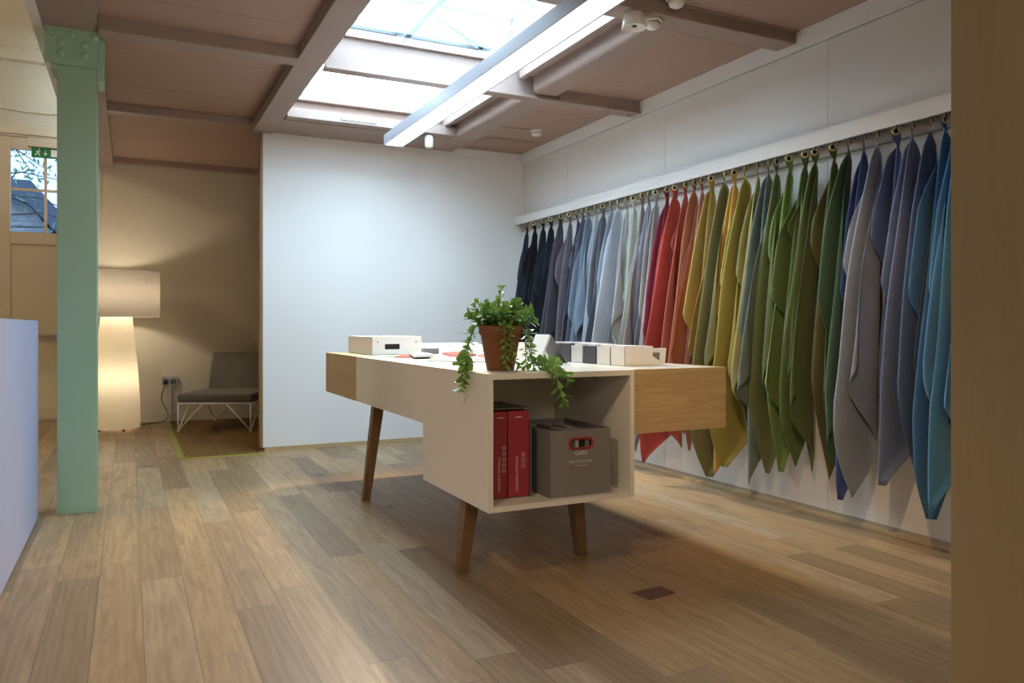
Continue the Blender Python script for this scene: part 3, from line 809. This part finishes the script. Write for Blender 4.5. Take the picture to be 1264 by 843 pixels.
def leg(foot, top, hw=.027):
    mb = MB(); f = Vector(foot); t = Vector(top)
    A = [mb.bm.verts.new(f + Vector((sx * hw * .8, sy * hw * .8, 0))) for sx, sy in ((-1, -1), (1, -1), (1, 1), (-1, 1))]
    B = [mb.bm.verts.new(t + Vector((sx * hw * 1.15, sy * hw * 1.15, 0))) for sx, sy in ((-1, -1), (1, -1), (1, 1), (-1, 1))]
    fs = [mb.bm.faces.new(A[::-1]), mb.bm.faces.new(B)]
    for i in range(4): fs.append(mb.bm.faces.new((A[i], A[(i + 1) % 4], B[(i + 1) % 4], B[i])))
    bmesh.ops.bevel(mb.bm, geom=list({e for f_ in fs for e in f_.edges}), offset=.002, segments=2, affect='EDGES')
    return mb.build('leg', oakZ, tb_)
leg((1.214, 2.93, 0), (1.256, 2.93, ZB)); leg((1.781, 2.93, 0), (1.745, 2.93, ZB))
leg((1.222, 4.39, 0), (1.297, 4.39, ZS)); leg((2.232, 4.39, 0), (2.16, 4.39, ZS))

# slipcase with two red binders
ZF = ZB + .0205
cs = thing('slipcase', (1.32, 2.82, ZF), 'grey card slipcase holding two red binders in the cube shelf', 'slipcase')
def side_panel(x0, x1):
    return MB().prism([(2.68, ZF + .0005), (2.97, ZF + .0005), (2.97, .680), (2.76, .680), (2.68, .62)], 'x', x0, x1)
side_panel(1.2375, 1.2415).build('side_panel', casegrey, cs); side_panel(1.4010, 1.4050).build('side_panel', casegrey, cs)
MB().box(1.2375, 1.405, 2.70, 2.97, .680, .684).build('top_panel', casegrey, cs)
MB().box(1.2415, 1.401, 2.966, 2.97, ZF + .0005, .68).box(1.2415, 1.401, 2.69, 2.966, ZF + .0005, ZF + .0035).build('back_panel', casegrey, cs)
def binder(x0, x1, label, n_icons, ti):
    t_ = thing('ring_binder', ((x0 + x1) / 2, 2.7, ZF + .004), label, 'binder', 'red binders in the grey slipcase')
    z0, z1 = ZF + .0045, .6725
    MB().box(x0, x1, 2.687, 2.960, z0, z1, .003).build('cover', redm, t_)
    y = 2.6865
    xm = (x0 + x1) / 2
    text('COLOURS & MATERIALS', .0125, (x0 + (x1 - x0) * .46, y, z0 + .022), (R(90), R(-90), 0), ink, t_)
    mb = MB().box(xm - .014, xm + .014, y, y + .0006, .648, .6505); mb.build('spine_mark', ink, t_)
    mb = MB(); xi = x0 + (x1 - x0) * (.76 if n_icons == 5 else .72)
    for k in range(n_icons):
        z = z0 + ti + k * .0215
        mb.tube([(xi + .0078 * cos(a), y, z + .0078 * sin(a)) for a in [2 * pi * j / 20 for j in range(20)]], .0007, 5, close=True)
        if k == n_icons - 1:
            mb.box(xi - .004, xi + .004, y, y + .0006, z - .001, z + .001).box(xi - .001, xi + .001, y, y + .0006, z - .004, z + .004)
        else:
            mb.tube([(xi + .003 * cos(a), y, z + .003 * sin(a)) for a in [2 * pi * j / 8 for j in range(8)]], .0005, 4, close=True)
    mb.build('spine_icon', ink, t_)
binder(1.247, 1.3035, 'narrow red binder on the left in the grey slipcase', 5, .105)
binder(1.3065, 1.3985, 'wide red binder on the right in the grey slipcase', 3, .118)

# grey sample box
bx = thing('sample_box', (1.59, 2.8, ZF), 'open grey card box with red rimmed hand hole in the cube shelf', 'box')
bx0, bx1, by0, by1, bz = 1.452, 1.725, 2.612, 2.978, .597
mb = MB(); t5 = .004
# front wall built around a rounded hand hole
hx, hz, hw_, hh = 1.588, .542, .052, .019
def rr(hw_, hh, r, n=5):
    out = []
    for (cx_, cz_, a0) in ((hw_ - r, hh - r, 0), (-hw_ + r, hh - r, 90), (-hw_ + r, -hh + r, 180), (hw_ - r, -hh + r, 270)):
        for k in range(n + 1):
            a = R(a0 + 90 * k / n); out.append((hx + cx_ + r * cos(a), hz + cz_ + r * sin(a)))
    return out
hole = rr(hw_, hh, .012)
N = len(hole)
def outer(p):
    dx_, dz_ = p[0] - hx, p[1] - hz
    s = min(((bx1 - hx) if dx_ > 0 else (hx - bx0)) / max(abs(dx_), 1e-6), ((bz - hz) if dz_ > 0 else (hz - ZF)) / max(abs(dz_), 1e-6))
    return (hx + dx_ * s, hz + dz_ * s)
corners = [(bx1, bz), (bx0, bz), (bx0, ZF), (bx1, ZF)]
# split the front in four slabs round the hole, with the rounded corners filled by the red rim
mb.box(bx0, bx1, by0, by0 + t5, ZF + .0005, hz - hh).box(bx0, bx1, by0, by0 + t5, hz + hh, bz)
mb.box(bx0, hx - hw_, by0, by0 + t5, hz - hh, hz + hh).box(hx + hw_, bx1, by0, by0 + t5, hz - hh, hz + hh)
mb.box(bx0, bx0 + t5, by0 + t5, by1, ZF + .0005, bz).box(bx1 - t5, bx1, by0 + t5, by1, ZF + .0005, bz).box(bx0, bx1, by1 - t5, by1, ZF + .0005, bz)
mb.build('box_wall', boxgrey, bx)
MB().box(bx0 + t5, bx1 - t5, by0 + t5, by1 - t5, ZF + .0005, ZF + .004).build('box_floor', boxgrey, bx)
MB().box(bx0 + t5, bx0 + t5 + .001, by0 + t5, by1 - t5, ZF + .004, bz - .02).box(bx1 - t5 - .001, bx1 - t5, by0 + t5, by1 - t5, ZF + .004, bz - .02).box(bx0 + t5, bx1 - t5, by1 - t5 - .001, by1 - t5, ZF + .004, bz - .02).build('lining', boxin, bx)
mb = MB()
ring = [(p[0], by0 - .001, p[1]) for p in rr(hw_, hh, .014)]
mb.tube(ring, .0048, 6, close=True); mb.build('handle_rim', plain('red_rim', '9a2c26', .4), bx)
xr = (R(90), 0, 0); yt = by0 - .0006
text('GAN', .025, (hx, yt, .497), xr, ink, bx, align='CENTER')
text('Patricia Urquiola', .0155, (hx, yt, .468), xr, plain('grey_ink', 'c8c2b8', .6), bx, align='CENTER')
MB().box(hx - .027, hx + .027, yt - .0002, yt + .0004, .4545, .4565).build('small_print', plain('grey_ink', 'c8c2b8', .6), bx)
MB().box(hx - .045, hx + .045, yt - .0002, yt + .0004, .4420, .4438).build('red_small_print', inkred, bx)
# fabric samples inside the box
cols = ['d8d2c4', '2e2c2a', 'b9b0a0', '6c655c', 'cfc8b8', '3a3834', 'a79e90', '8a8272', '45423c']
for k, c_ in enumerate(cols):
    x = bx0 + .030 + k * .0245
    mb = MB().box(x - .009, x + .009, by0 + .025, by1 - .06, ZF + .0045, .586 - .005 * (k % 3), .003, rot=Matrix.Rotation(R(4), 3, 'Y'))
    tones = {'d8d2c4': 'ivory', '2e2c2a': 'black', 'b9b0a0': 'beige', '6c655c': 'brown grey', 'cfc8b8': 'cream', '3a3834': 'charcoal', 'a79e90': 'sand', '8a8272': 'olive grey', '45423c': 'dark umber'}
    tag(mb.build('folded_sample', fabric('sample_' + tones[c_].replace(' ', '_'), c_, .2)), '%s folded fabric sample standing in the grey box' % tones[c_], 'fabric sample', 'fabric samples in the grey box')

# ------------------------------------------------------------------ things on the table top
ZP = ZT + .0015
# slotted tray unit
tu = thing('card_dispenser', (1.47, 4.85, ZT), 'flat white box with a black slot on the far left of the table', 'box')
mb = MB()
z0, z1 = ZT + .002, .932
mb.box(1.322, 1.635, 4.60, 4.606, z0, .860).box(1.322, 1.635, 4.60, 4.606, .893, z1).box(1.322, 1.40, 4.60, 4.606, .860, .893).box(1.495, 1.635, 4.60, 4.606, .860, .893)
mb.box(1.322, 1.328, 4.606, 5.17, z0, z1).box(1.629, 1.635, 4.606, 5.17, z0, z1).box(1.322, 1.635, 5.165, 5.17, z0, z1).box(1.322, 1.635, 4.60, 5.17, z1, z1 + .005, .001)
mb.build('housing', off_white, tu)
MB().box(1.40, 1.495, 4.612, 4.62, z0, .90).build('slot', blackp, tu)
mb = MB()
for x in (1.355, 1.60): mb.tube([(x, 4.598, .905), (x, 4.603, .905)], .005, 10)
mb.build('screw', steel, tu)
mb = MB().box(1.66, 1.76, 4.62, 4.80, ZT, .862, .003)
tag(mb.build('small_card_box', mgrey), 'small grey box beside the flat white slotted box', 'box')
ft = thing('long_tray', (2.0, 4.98, ZT), 'long low white tray along the far edge of the table', 'tray')
MB().box(1.68, 2.26, 4.86, 5.14, ZT + .0005, ZT + .006).build('tray_base', paper, ft)
mb = MB().box(1.68, 2.26, 4.855, 4.862, ZT, .872).box(1.68, 2.26, 5.14, 5.147, ZT, .885).box(1.68, 1.687, 4.862, 5.14, ZT, .872).box(2.253, 2.26, 4.862, 5.14, ZT, .872)
mb.build('tray_rim', paper, ft)
# books, samples and sheets lying open
coral = fabric('coral_felt', 'd0503e', .08)
def sheet(name, pts, h, m, label, cat, z=ZT, group=None):
    P_ = [ground(px, py, z) for px, py in pts]
    mb = MB().prism([(p.x, p.y) for p in P_], 'z', z, z + h)
    return tag(mb.build(name, m), label, cat, group)
sheet('fabric_sample', [(487, 441.5), (498, 438.6), (510, 438.8), (506, 442)], .006, coral, 'small coral fabric sample under the open white booklet', 'fabric sample')
sheet('fabric_sample', [(476, 441), (482, 439.4), (489, 439.4), (484, 441.5)], .003, plain('green_sample', '7f9a6a', .8), 'tiny green sample at the left end of the loose samples', 'fabric sample')
bk = thing('booklet', tuple(ground(520, 438, ZT)), 'open white booklet lying on the table among the samples', 'booklet')
def page(pts, h, z, m, nm):
    P_ = [ground(px, py, z) for px, py in pts]
    MB().prism([(p.x, p.y) for p in P_], 'z', z, z + h).build(nm, m, bk)
page([(511, 441.6), (504, 438.5), (523, 437.8), (536, 440.5)], .004, ZT + .0065, dgrey, 'cover')
page([(512, 441.2), (506, 438.5), (523, 437.8), (535, 440.2)], .014, ZT + .0105, paper, 'page_block')
pat = NT('blue_pattern'); vo = pat.n.new('ShaderNodeTexVoronoi'); vo.inputs['Scale'].default_value = 60
pat.l.new(pat.obj(), vo.inputs['Vector']); pat.l.new(pat.ramp(vo.outputs['Distance'], [(.3, srgb('3f5fae')), (.6, srgb('d5dbe8'))]), pat.b.inputs['Base Color'])
sheet('patterned_card', [(541, 443), (538, 439), (544, 438.4), (556, 442.5)], .004, pat.m, 'blue and white patterned card beside the coral folder', 'card')
sheet('yellow_card', [(533.5, 443.4), (535, 441.4), (538.5, 441.4), (539.8, 443.4)], .003, plain('yellow_card', 'e0c060', .7), 'tiny yellow card beside the patterned blue card', 'card')
sheet('coral_folder', [(561, 442), (546, 437.6), (572, 435.8), (588, 439.4)], .012, coral, 'coral felt folder with dark edge lying left of the plant pot', 'folder')
sheet('coral_sample', [(594, 443.4), (589.5, 439.6), (600, 437.4), (612, 441)], .009, fabric('coral_felt_pale', 'd0604e', .08), 'coral felt sample partly behind the plant pot', 'fabric sample')
mb_o = sheet('grey_mount_card', [(527, 446.3), (548, 441.8), (606, 443), (604, 447.5)], .003, mgrey, 'thin grey backing card nearest the table edge left of the pot', 'card')
sheet('white_sheet', [(528, 445.3), (560, 441), (606, 442), (604, 446)], .002, paper, 'white sheet on the grey backing card left of the pot', 'paper', z=ZT + .0032)
sheet('pink_sample', [(585, 444), (592, 441.5), (606, 442), (606, 444.5)], .003, plain('pink_card', 'dba9a4', .8), 'pale pink sample on the white sheet left of the pot', 'card', z=ZT + .0055)

# folded easel card
ec = thing('easel_card', tuple(ground(682, 446, ZT)), 'folded white card standing like a tent right of the plant', 'card holder')
# ridge runs to the back right; two leaning leaves
A = ground(672, 450, ZT); B = ground(697, 448.5, ZT)
Ys = 3.42
base_x0, base_x1, rid = 1.655, 1.80, 1.715
mb = MB()
mb.prism([(1.725, ZT), (1.731, ZT), (1.793, .955), (1.791, .962), (1.785, .962)], 'y', 3.22, 3.36)
mb.build('front_leaf', off_white, ec)
mb = MB()
mb.prism([(1.785, .962), (1.791, .962), (1.797, .958), (1.885, ZT), (1.878, ZT)], 'y', 3.22, 3.36)
mb.prism([(1.745, ZT), (1.876, ZT), (1.876, ZT + .004), (1.745, ZT + .004)], 'y', 3.22, 3.36)
mb.build('shaded_leaf', mgrey, ec)  # leaf of the white card, its inner shade put into the grey
mb = MB().box(2.0, 2.13, 3.84, 4.0, ZT, .908, .004)
tag(mb.build('white_carton', off_white), 'low white carton standing behind the plant and the tent card', 'box')

# row of swatch files standing towards the right side
files = [(3.405, 3.515, mgrey, 'grey swatch file, farthest in the row behind the tent card'), (3.295, 3.402, dgrey, 'charcoal swatch file standing just behind the first white file of the row'),
         (3.180, 3.292, off_white, 'white swatch file standing between two charcoal ones'), (3.062, 3.177, dgrey, 'charcoal swatch file standing between two white files'),
         (2.945, 3.059, off_white, 'white swatch file second from the near end of the row'), (2.745, 2.942, off_white, 'largest white swatch file with slanted side at the near end of the row')]
files[5] = (2.830, 2.942, off_white, files[5][3])
files = [(a - .085 if False else a, b, m, l) for a, b, m, l in files]
for k, (y0, y1, m, lab) in enumerate(files):
    f = thing('swatch_file', (2.02, (y0 + y1) / 2, ZT), lab, 'file box', 'swatch files standing in a row on the table')
    x0, x1, xt, zt = 1.945, 2.145, 2.035, .908 if k > 1 else .915
    y0 += .001; y1 -= .001; t2 = .003
    prof = [(x0, ZT + .001), (x1, ZT + .001), (x1, ZT + .012), (xt, zt), (x0, zt)]
    MB().prism(prof, 'y', y0, y0 + t2).prism(prof, 'y', y1 - t2, y1).box(x0 + t2, x1, y0 + t2, y1 - t2, ZT + .001, ZT + .003).build('side_panel', m, f)
    MB().box(x0, x0 + t2, y0, y1, ZT + .001, zt, .0008).build('spine', m, f)
    MB().box(x0 + .008, x1 - .03 - .01 * (k % 2), y0 + .012, y1 - .02, ZT + .0035, zt + .006, .002, rot=Matrix.Rotation(R(1.2), 3, 'Y')).build('card_stack', paper, f)
pc_ = thing('picture_card', (2.16, 2.86, ZT), 'white card with a small photo leaning beside the nearest swatch file', 'card')
Rm = Matrix.Rotation(R(8), 3, 'X')
MB().box(2.10, 2.20, 2.875, 2.878, ZT + .002, .902, rot=Rm).build('card', paper, pc_)
MB().box(2.115, 2.165, 2.8735, 2.8745, ZT + .02, .882, rot=Rm, about=(2.15, 2.8765, .8645)).build('photo_print', plain('photo_print', '8a7c78', .5, var=.4, nscale=60), pc_)
# loose papers on top of the files
mb = MB().box(1.97, 2.06, 3.10, 3.27, .9165, .9185, rot=Matrix.Rotation(R(6), 3, 'Z'))
tag(mb.build('loose_sheet', paper), 'white sheet lying across the tops of the swatch files', 'paper')

# ------------------------------------------------------------------ potted plant
PX, PY = 1.328, 2.80
pl = thing('potted_plant', (PX, PY, ZT), 'trailing green succulent in a terracotta pot at the near corner of the table', 'plant')
MB().lathe([(0, ZT + .0005), (.052, ZT + .0005), (.055, ZT + .004), (.079, .965), (.082, .968), (.0855, .972), (.0865, 1.0), (.084, 1.003), (.080, 1.002), (.077, .985), (.074, .97), (0, .968)], PX, PY, 48).build('pot', terracotta, pl)
MB().lathe([(0, .986), (.04, .988), (.077, .982)], PX, PY, 24).build('soil', soilm, pl)
rn = random.Random(11)
stems = MB(); LV = MB(); LV2 = MB()
def leaf(mbx, p, d, n_, L_, W_):
    d = d.normalized(); sde = d.cross(n_).normalized(); n_ = sde.cross(d).normalized()
    prof = [(0, .10), (.3, .42), (.6, .95), (.82, 1.0), (.95, .62), (1.0, .12)]
    rows = []
    for (t, w_) in prof:
        c_ = p + d * (L_ * t) - n_ * (.10 * L_ * t * t) * 1.5
        rows.append([mbx.bm.verts.new(c_ + sde * (W_ * .5 * w_) * s + n_ * (abs(s) * W_ * .16 * w_)) for s in (-1, 0, 1)])
    for a, b in zip(rows, rows[1:]):
        for j in range(2): mbx.bm.faces.new((a[j], a[j + 1], b[j + 1], b[j])).smooth = True
def stem(pts, r0, size, step, spread=55, tip=1.0):
    pth = smooth_path(pts, 8); Ls = [0]
    for a, b in zip(pth, pth[1:]): Ls.append(Ls[-1] + (b - a).length)
    stems.tube(pth, [r0 * (1 - .55 * l / Ls[-1]) for l in Ls], 6)
    s = step * rn.uniform(.4, 1); k = 0; tot = Ls[-1]; az = rn.uniform(0, pi)
    while s < tot:
        i = max(j for j in range(len(Ls)) if Ls[j] <= s); i = min(i, len(pth) - 2)
        p = pth[i].lerp(pth[i + 1], (s - Ls[i]) / max(1e-6, Ls[i + 1] - Ls[i])); d = (pth[i + 1] - pth[i]).normalized()
        a = d.orthogonal().normalized(); b = d.cross(a)
        fr = s / tot
        for sgn in (0, pi):
            th_ = az + k * pi / 2 + sgn + rn.uniform(-.3, .3)
            o_ = a * cos(th_) + b * sin(th_)
            sp_ = R(spread + rn.uniform(-15, 15)) * (1 - .35 * fr)
            dd = d * cos(sp_) + o_ * sin(sp_)
            dd.z += .12
            L_ = size * 1.05 * rn.uniform(.75, 1.15) * (.85 + .3 * (1 - abs(fr - .6)))
            nn = d * 1.0 - o_ * .3 + Vector((0, 0, .5))
            leaf(LV if rn.random() < .6 else LV2, p, dd, nn, L_, L_ * rn.uniform(.42, .56))
        s += step * rn.uniform(.8, 1.2); k += 1
    for q_ in range(4):
        th_ = q_ * pi / 2 + rn.random(); a = d.orthogonal().normalized(); b = d.cross(a)
        dd = d * .8 + (a * cos(th_) + b * sin(th_)) * .6
        leaf(LV2, pth[-1], dd, d + Vector((0, 0, .2)), size * .7 * tip, size * .38 * tip)
C0 = Vector((PX, PY, .985))
camdir = Vector((.42, .9075, 0)); side = Vector((.9075, -.42, 0))
for k in range(38):
    a = 2 * pi * k / 38 * 1.0 + rn.uniform(-.3, .3); r = .05 * math.sqrt(rn.random())
    out_ = rn.uniform(.015, .085); h = rn.uniform(.055, .115) * (1.25 - out_ * 5)
    o_ = Vector((cos(a), sin(a), 0))
    st0 = C0 + o_ * r
    stem([st0, st0 + o_ * out_ * .35 + Vector((0, 0, h * .55)), st0 + o_ * out_ + Vector((0, 0, h))], .0028, .031, .0145)
# tall leader
stem([C0, C0 + side * -.004 + Vector((0, 0, .09)), C0 + side * .002 + Vector((0, 0, .165))], .003, .030, .021)
stem([C0 + side * .02, C0 + side * .05 + Vector((0, 0, .06)), C0 + side * .115 + Vector((0, 0, .085))], .0028, .032, .017)
stem([C0 + side * .02, C0 + side * .07 + Vector((0, 0, .03)), C0 + side * .135 + Vector((0, 0, .035))], .0028, .032, .017)
stem([C0 - side * .03, C0 - side * .07 + Vector((0, 0, .04)), C0 - side * .105 + Vector((0, 0, .095))], .0028, .030, .019)
stem([C0 - side * .03, C0 - side * .08 + Vector((0, 0, .03)), C0 - side * .12 + Vector((0, 0, .06))], .0028, .030, .019)
# left trailing strand over the left edge of the table
for j, (e, dz) in enumerate(((0, 0), (.02, .03))):
    stem([C0 - side * .05, C0 - side * .10 + Vector((0, 0, .015)), C0 - side * .125 + Vector((0, 0, -.05)) - camdir * .01,
          C0 - side * (.13 + e) + Vector((0, 0, -.13)) - camdir * .02, Vector((1.160, 2.755 + e, ZT + .02 + dz)), Vector((1.143, 2.75, .765 + dz * 1.3))], .003, .036, .0165)
# centre strand down the front of the pot
stem([C0 - camdir * .05 + side * .01, C0 - camdir * .098 + side * .012 + Vector((0, 0, .012)), C0 - camdir * .102 + side * .018 + Vector((0, 0, -.06)), C0 - camdir * .094 + side * .022 + Vector((0, 0, -.13))], .003, .030, .0155)
stem([C0 - camdir * .04 + side * .03, C0 - camdir * .09 + side * .035 + Vector((0, 0, .012)), C0 - camdir * .092 + side * .045 + Vector((0, 0, -.08)), C0 - camdir * .10 + side * .065 + Vector((0, 0, -.135))], .003, .028, .017)
# right trailing strand over the front edge
stem([C0 + side * .04, C0 + side * .10 + Vector((0, 0, .02)), C0 + side * .12 + Vector((0, 0, -.06)), C0 + side * .13 - camdir * .02 + Vector((0, 0, -.135)), C0 + side * .16 - camdir * .08 + Vector((0, 0, -.135)), Vector((1.435, 2.555, ZT + .006)), Vector((1.452, 2.545, .775)), Vector((1.470, 2.543, .715))], .003, .037, .0165)
stem([C0 + side * .03, C0 + side * .10 + Vector((0, 0, .0)), C0 + side * .115 + Vector((0, 0, -.08)), C0 + side * .14 + Vector((0, 0, -.135)), C0 + side * .185 - camdir * .03 + Vector((0, 0, -.13)), Vector((1.475, 2.60, ZT + .025)), Vector((1.495, 2.555, .80))], .003, .034, .0165)
stem([C0 + side * .05, C0 + side * .095 + Vector((0, 0, -.02)), C0 + side * .10 + Vector((0, 0, -.10)), C0 + side * .10 - camdir * .03 + Vector((0, 0, -.14))], .003, .030, .0165)
stems.build('stem', plain('plant_stem', '7d8a4a', .6), pl)
def leafmat(name, c, c2):
    t = NT(name)
    tr_ = t.n.new('ShaderNodeBsdfTranslucent'); mx = t.n.new('ShaderNodeMixShader'); mx.inputs[0].default_value = .22
    cc_ = t.mix(t.noise(t.obj(), 30, 2), srgb(c), srgb(c2))
    t.l.new(cc_, t.b.inputs['Base Color']); t.l.new(cc_, tr_.inputs[0]); t.b.inputs['Roughness'].default_value = .28
    t.l.new(t.b.outputs[0], mx.inputs[1]); t.l.new(tr_.outputs[0], mx.inputs[2]); t.l.new(mx.outputs[0], t.out.inputs[0])
    return t.m
l1 = LV.build('foliage', leafmat('succulent_leaf', '5d8a36', '7ea648'), pl)
l2 = LV2.build('young_foliage', leafmat('young_succulent_leaf', '98bd5c', '6f9a44'), pl)

cover = [ground(px_, py_) for px_, py_ in ((779, 732), (814.6, 723.8), (834.5, 732), (802, 741))]
tag(MB().prism([(p.x, p.y) for p in cover], 'z', .0003, .0022).build('floor_plate', plain('rusty_plate', '6a5040', .5, var=.1)), 'small reddish brown plate set in the oak floor in front of the table', 'floor plate')
# ------------------------------------------------------------------ lights
wd = bpy.data.worlds.new('overcast_sky'); sc.world = wd; wd.use_nodes = True
bg = wd.node_tree.nodes['Background']; bg.inputs[0].default_value = (.66, .85, 1.0, 1); bg.inputs[1].default_value = 16.0
def area(name, loc, rot, sx, sy, power, color, portal=False, spread=180):
    L = bpy.data.lights.new(name, 'AREA'); L.shape = 'RECTANGLE'; L.size = sx; L.size_y = sy; L.energy = power; L.color = color
    L.spread = R(spread)
    o = bpy.data.objects.new(name, L); col.objects.link(o); o.location = loc; o.rotation_euler = rot
    if portal: L.cycles.is_portal = True
    return o
area('skylight_portal', (1.675, 4.63, 2.815), (0, 0, 0), 1.27, 2.75, 1, (1, 1, 1), True)
area('door_portal', (-.8, YW + .09, 2.43), (R(90), 0, 0), .9, .95, 1, (1, 1, 1), True)
def point(name, loc, power, color, r=.05):
    L = bpy.data.lights.new(name, 'POINT'); L.energy = power; L.color = color; L.shadow_soft_size = r
    o = bpy.data.objects.new(name, L); col.objects.link(o); o.location = loc; return o
def spot(name, loc, target, power, color, angle=70, blend=.6, r=.04):
    L = bpy.data.lights.new(name, 'SPOT'); L.energy = power; L.color = color; L.spot_size = R(angle); L.spot_blend = blend; L.shadow_soft_size = r
    o = bpy.data.objects.new(name, L); col.objects.link(o); o.location = loc
    o.rotation_euler = (Vector(target) - Vector(loc)).to_track_quat('-Z', 'Y').to_euler(); return o
WARM = (1.0, .86, .68)
point('shade_bulb', (lx, ly, 1.31), 12, WARM, .05)
point('body_bulb', (lx, ly, .5), 2.2, WARM, .06)
# added spots that warm the near floor and lower right wall, fittings unseen
def fitting(x, y, z):
    t_ = thing('added_spotlight', (x, y, z), 'added white spotlight out of view over the near part of the room', 'spotlight', 'added spotlights out of view')
    MB().lathe([(0, z + .10), (.04, z + .10), (.05, z), (.045, z), (.038, z + .03), (0, z + .03)], x, y, 20).build('spotlight_body', off_white, t_)
for (x, y, tx, ty, tz, pw, an) in ((-.62, .9, .0, 1.9, 0, 66, 95), (.9, 1.15, 3.25, 3.0, .25, 80, 44),):
    spot('added_spot_lamp', (x, y, 2.50), (tx, ty, tz), pw, (1, .80, .56) if an > 50 else (1, .68, .38), an)
    fitting(x, y, 2.51)
point('rear_fill_light', (.2, -1.6, 2.2), 58, (1, .89, .74), .25)  # added warm fill behind the camera for the table front, no fitting
spot('added_far_spot', (2.18, 5.93, 2.40), (1.6, 2.6, 0), 270, (1, .76, .50), 84, .5, .07)  # added warm spot below the sensor, no fitting; throws the table's floor shadow
point('left_bay_fill', (-2.6, 6.5, 3.3), 60, (1, .78, .52), .2)  # unseen fill added to brighten the column and left side

# ------------------------------------------------------------------ camera and view
cam = bpy.data.cameras.new('camera'); co = bpy.data.objects.new('camera', cam); col.objects.link(co)
co.location = CAM; co.rotation_euler = (R(90), 0, R(-26.23))
cam.sensor_fit = 'HORIZONTAL'; cam.sensor_width = 36; cam.lens = F / 1264 * 36
cam.shift_y = -18.5 / 1264; cam.clip_start = .02
sc.camera = co
for o in bpy.data.objects:
    if '_o' in o: del o['_o']
vs = sc.view_settings; vs.view_transform = 'Standard'; vs.look = 'None'; vs.gamma = 1; vs.exposure = 0.33; vs.use_curve_mapping = False
sc.cycles.use_denoising = True
sc.cycles.max_bounces = 8; sc.cycles.diffuse_bounces = 5; sc.cycles.transparent_max_bounces = 12
sc.cycles.sample_clamp_indirect = 6
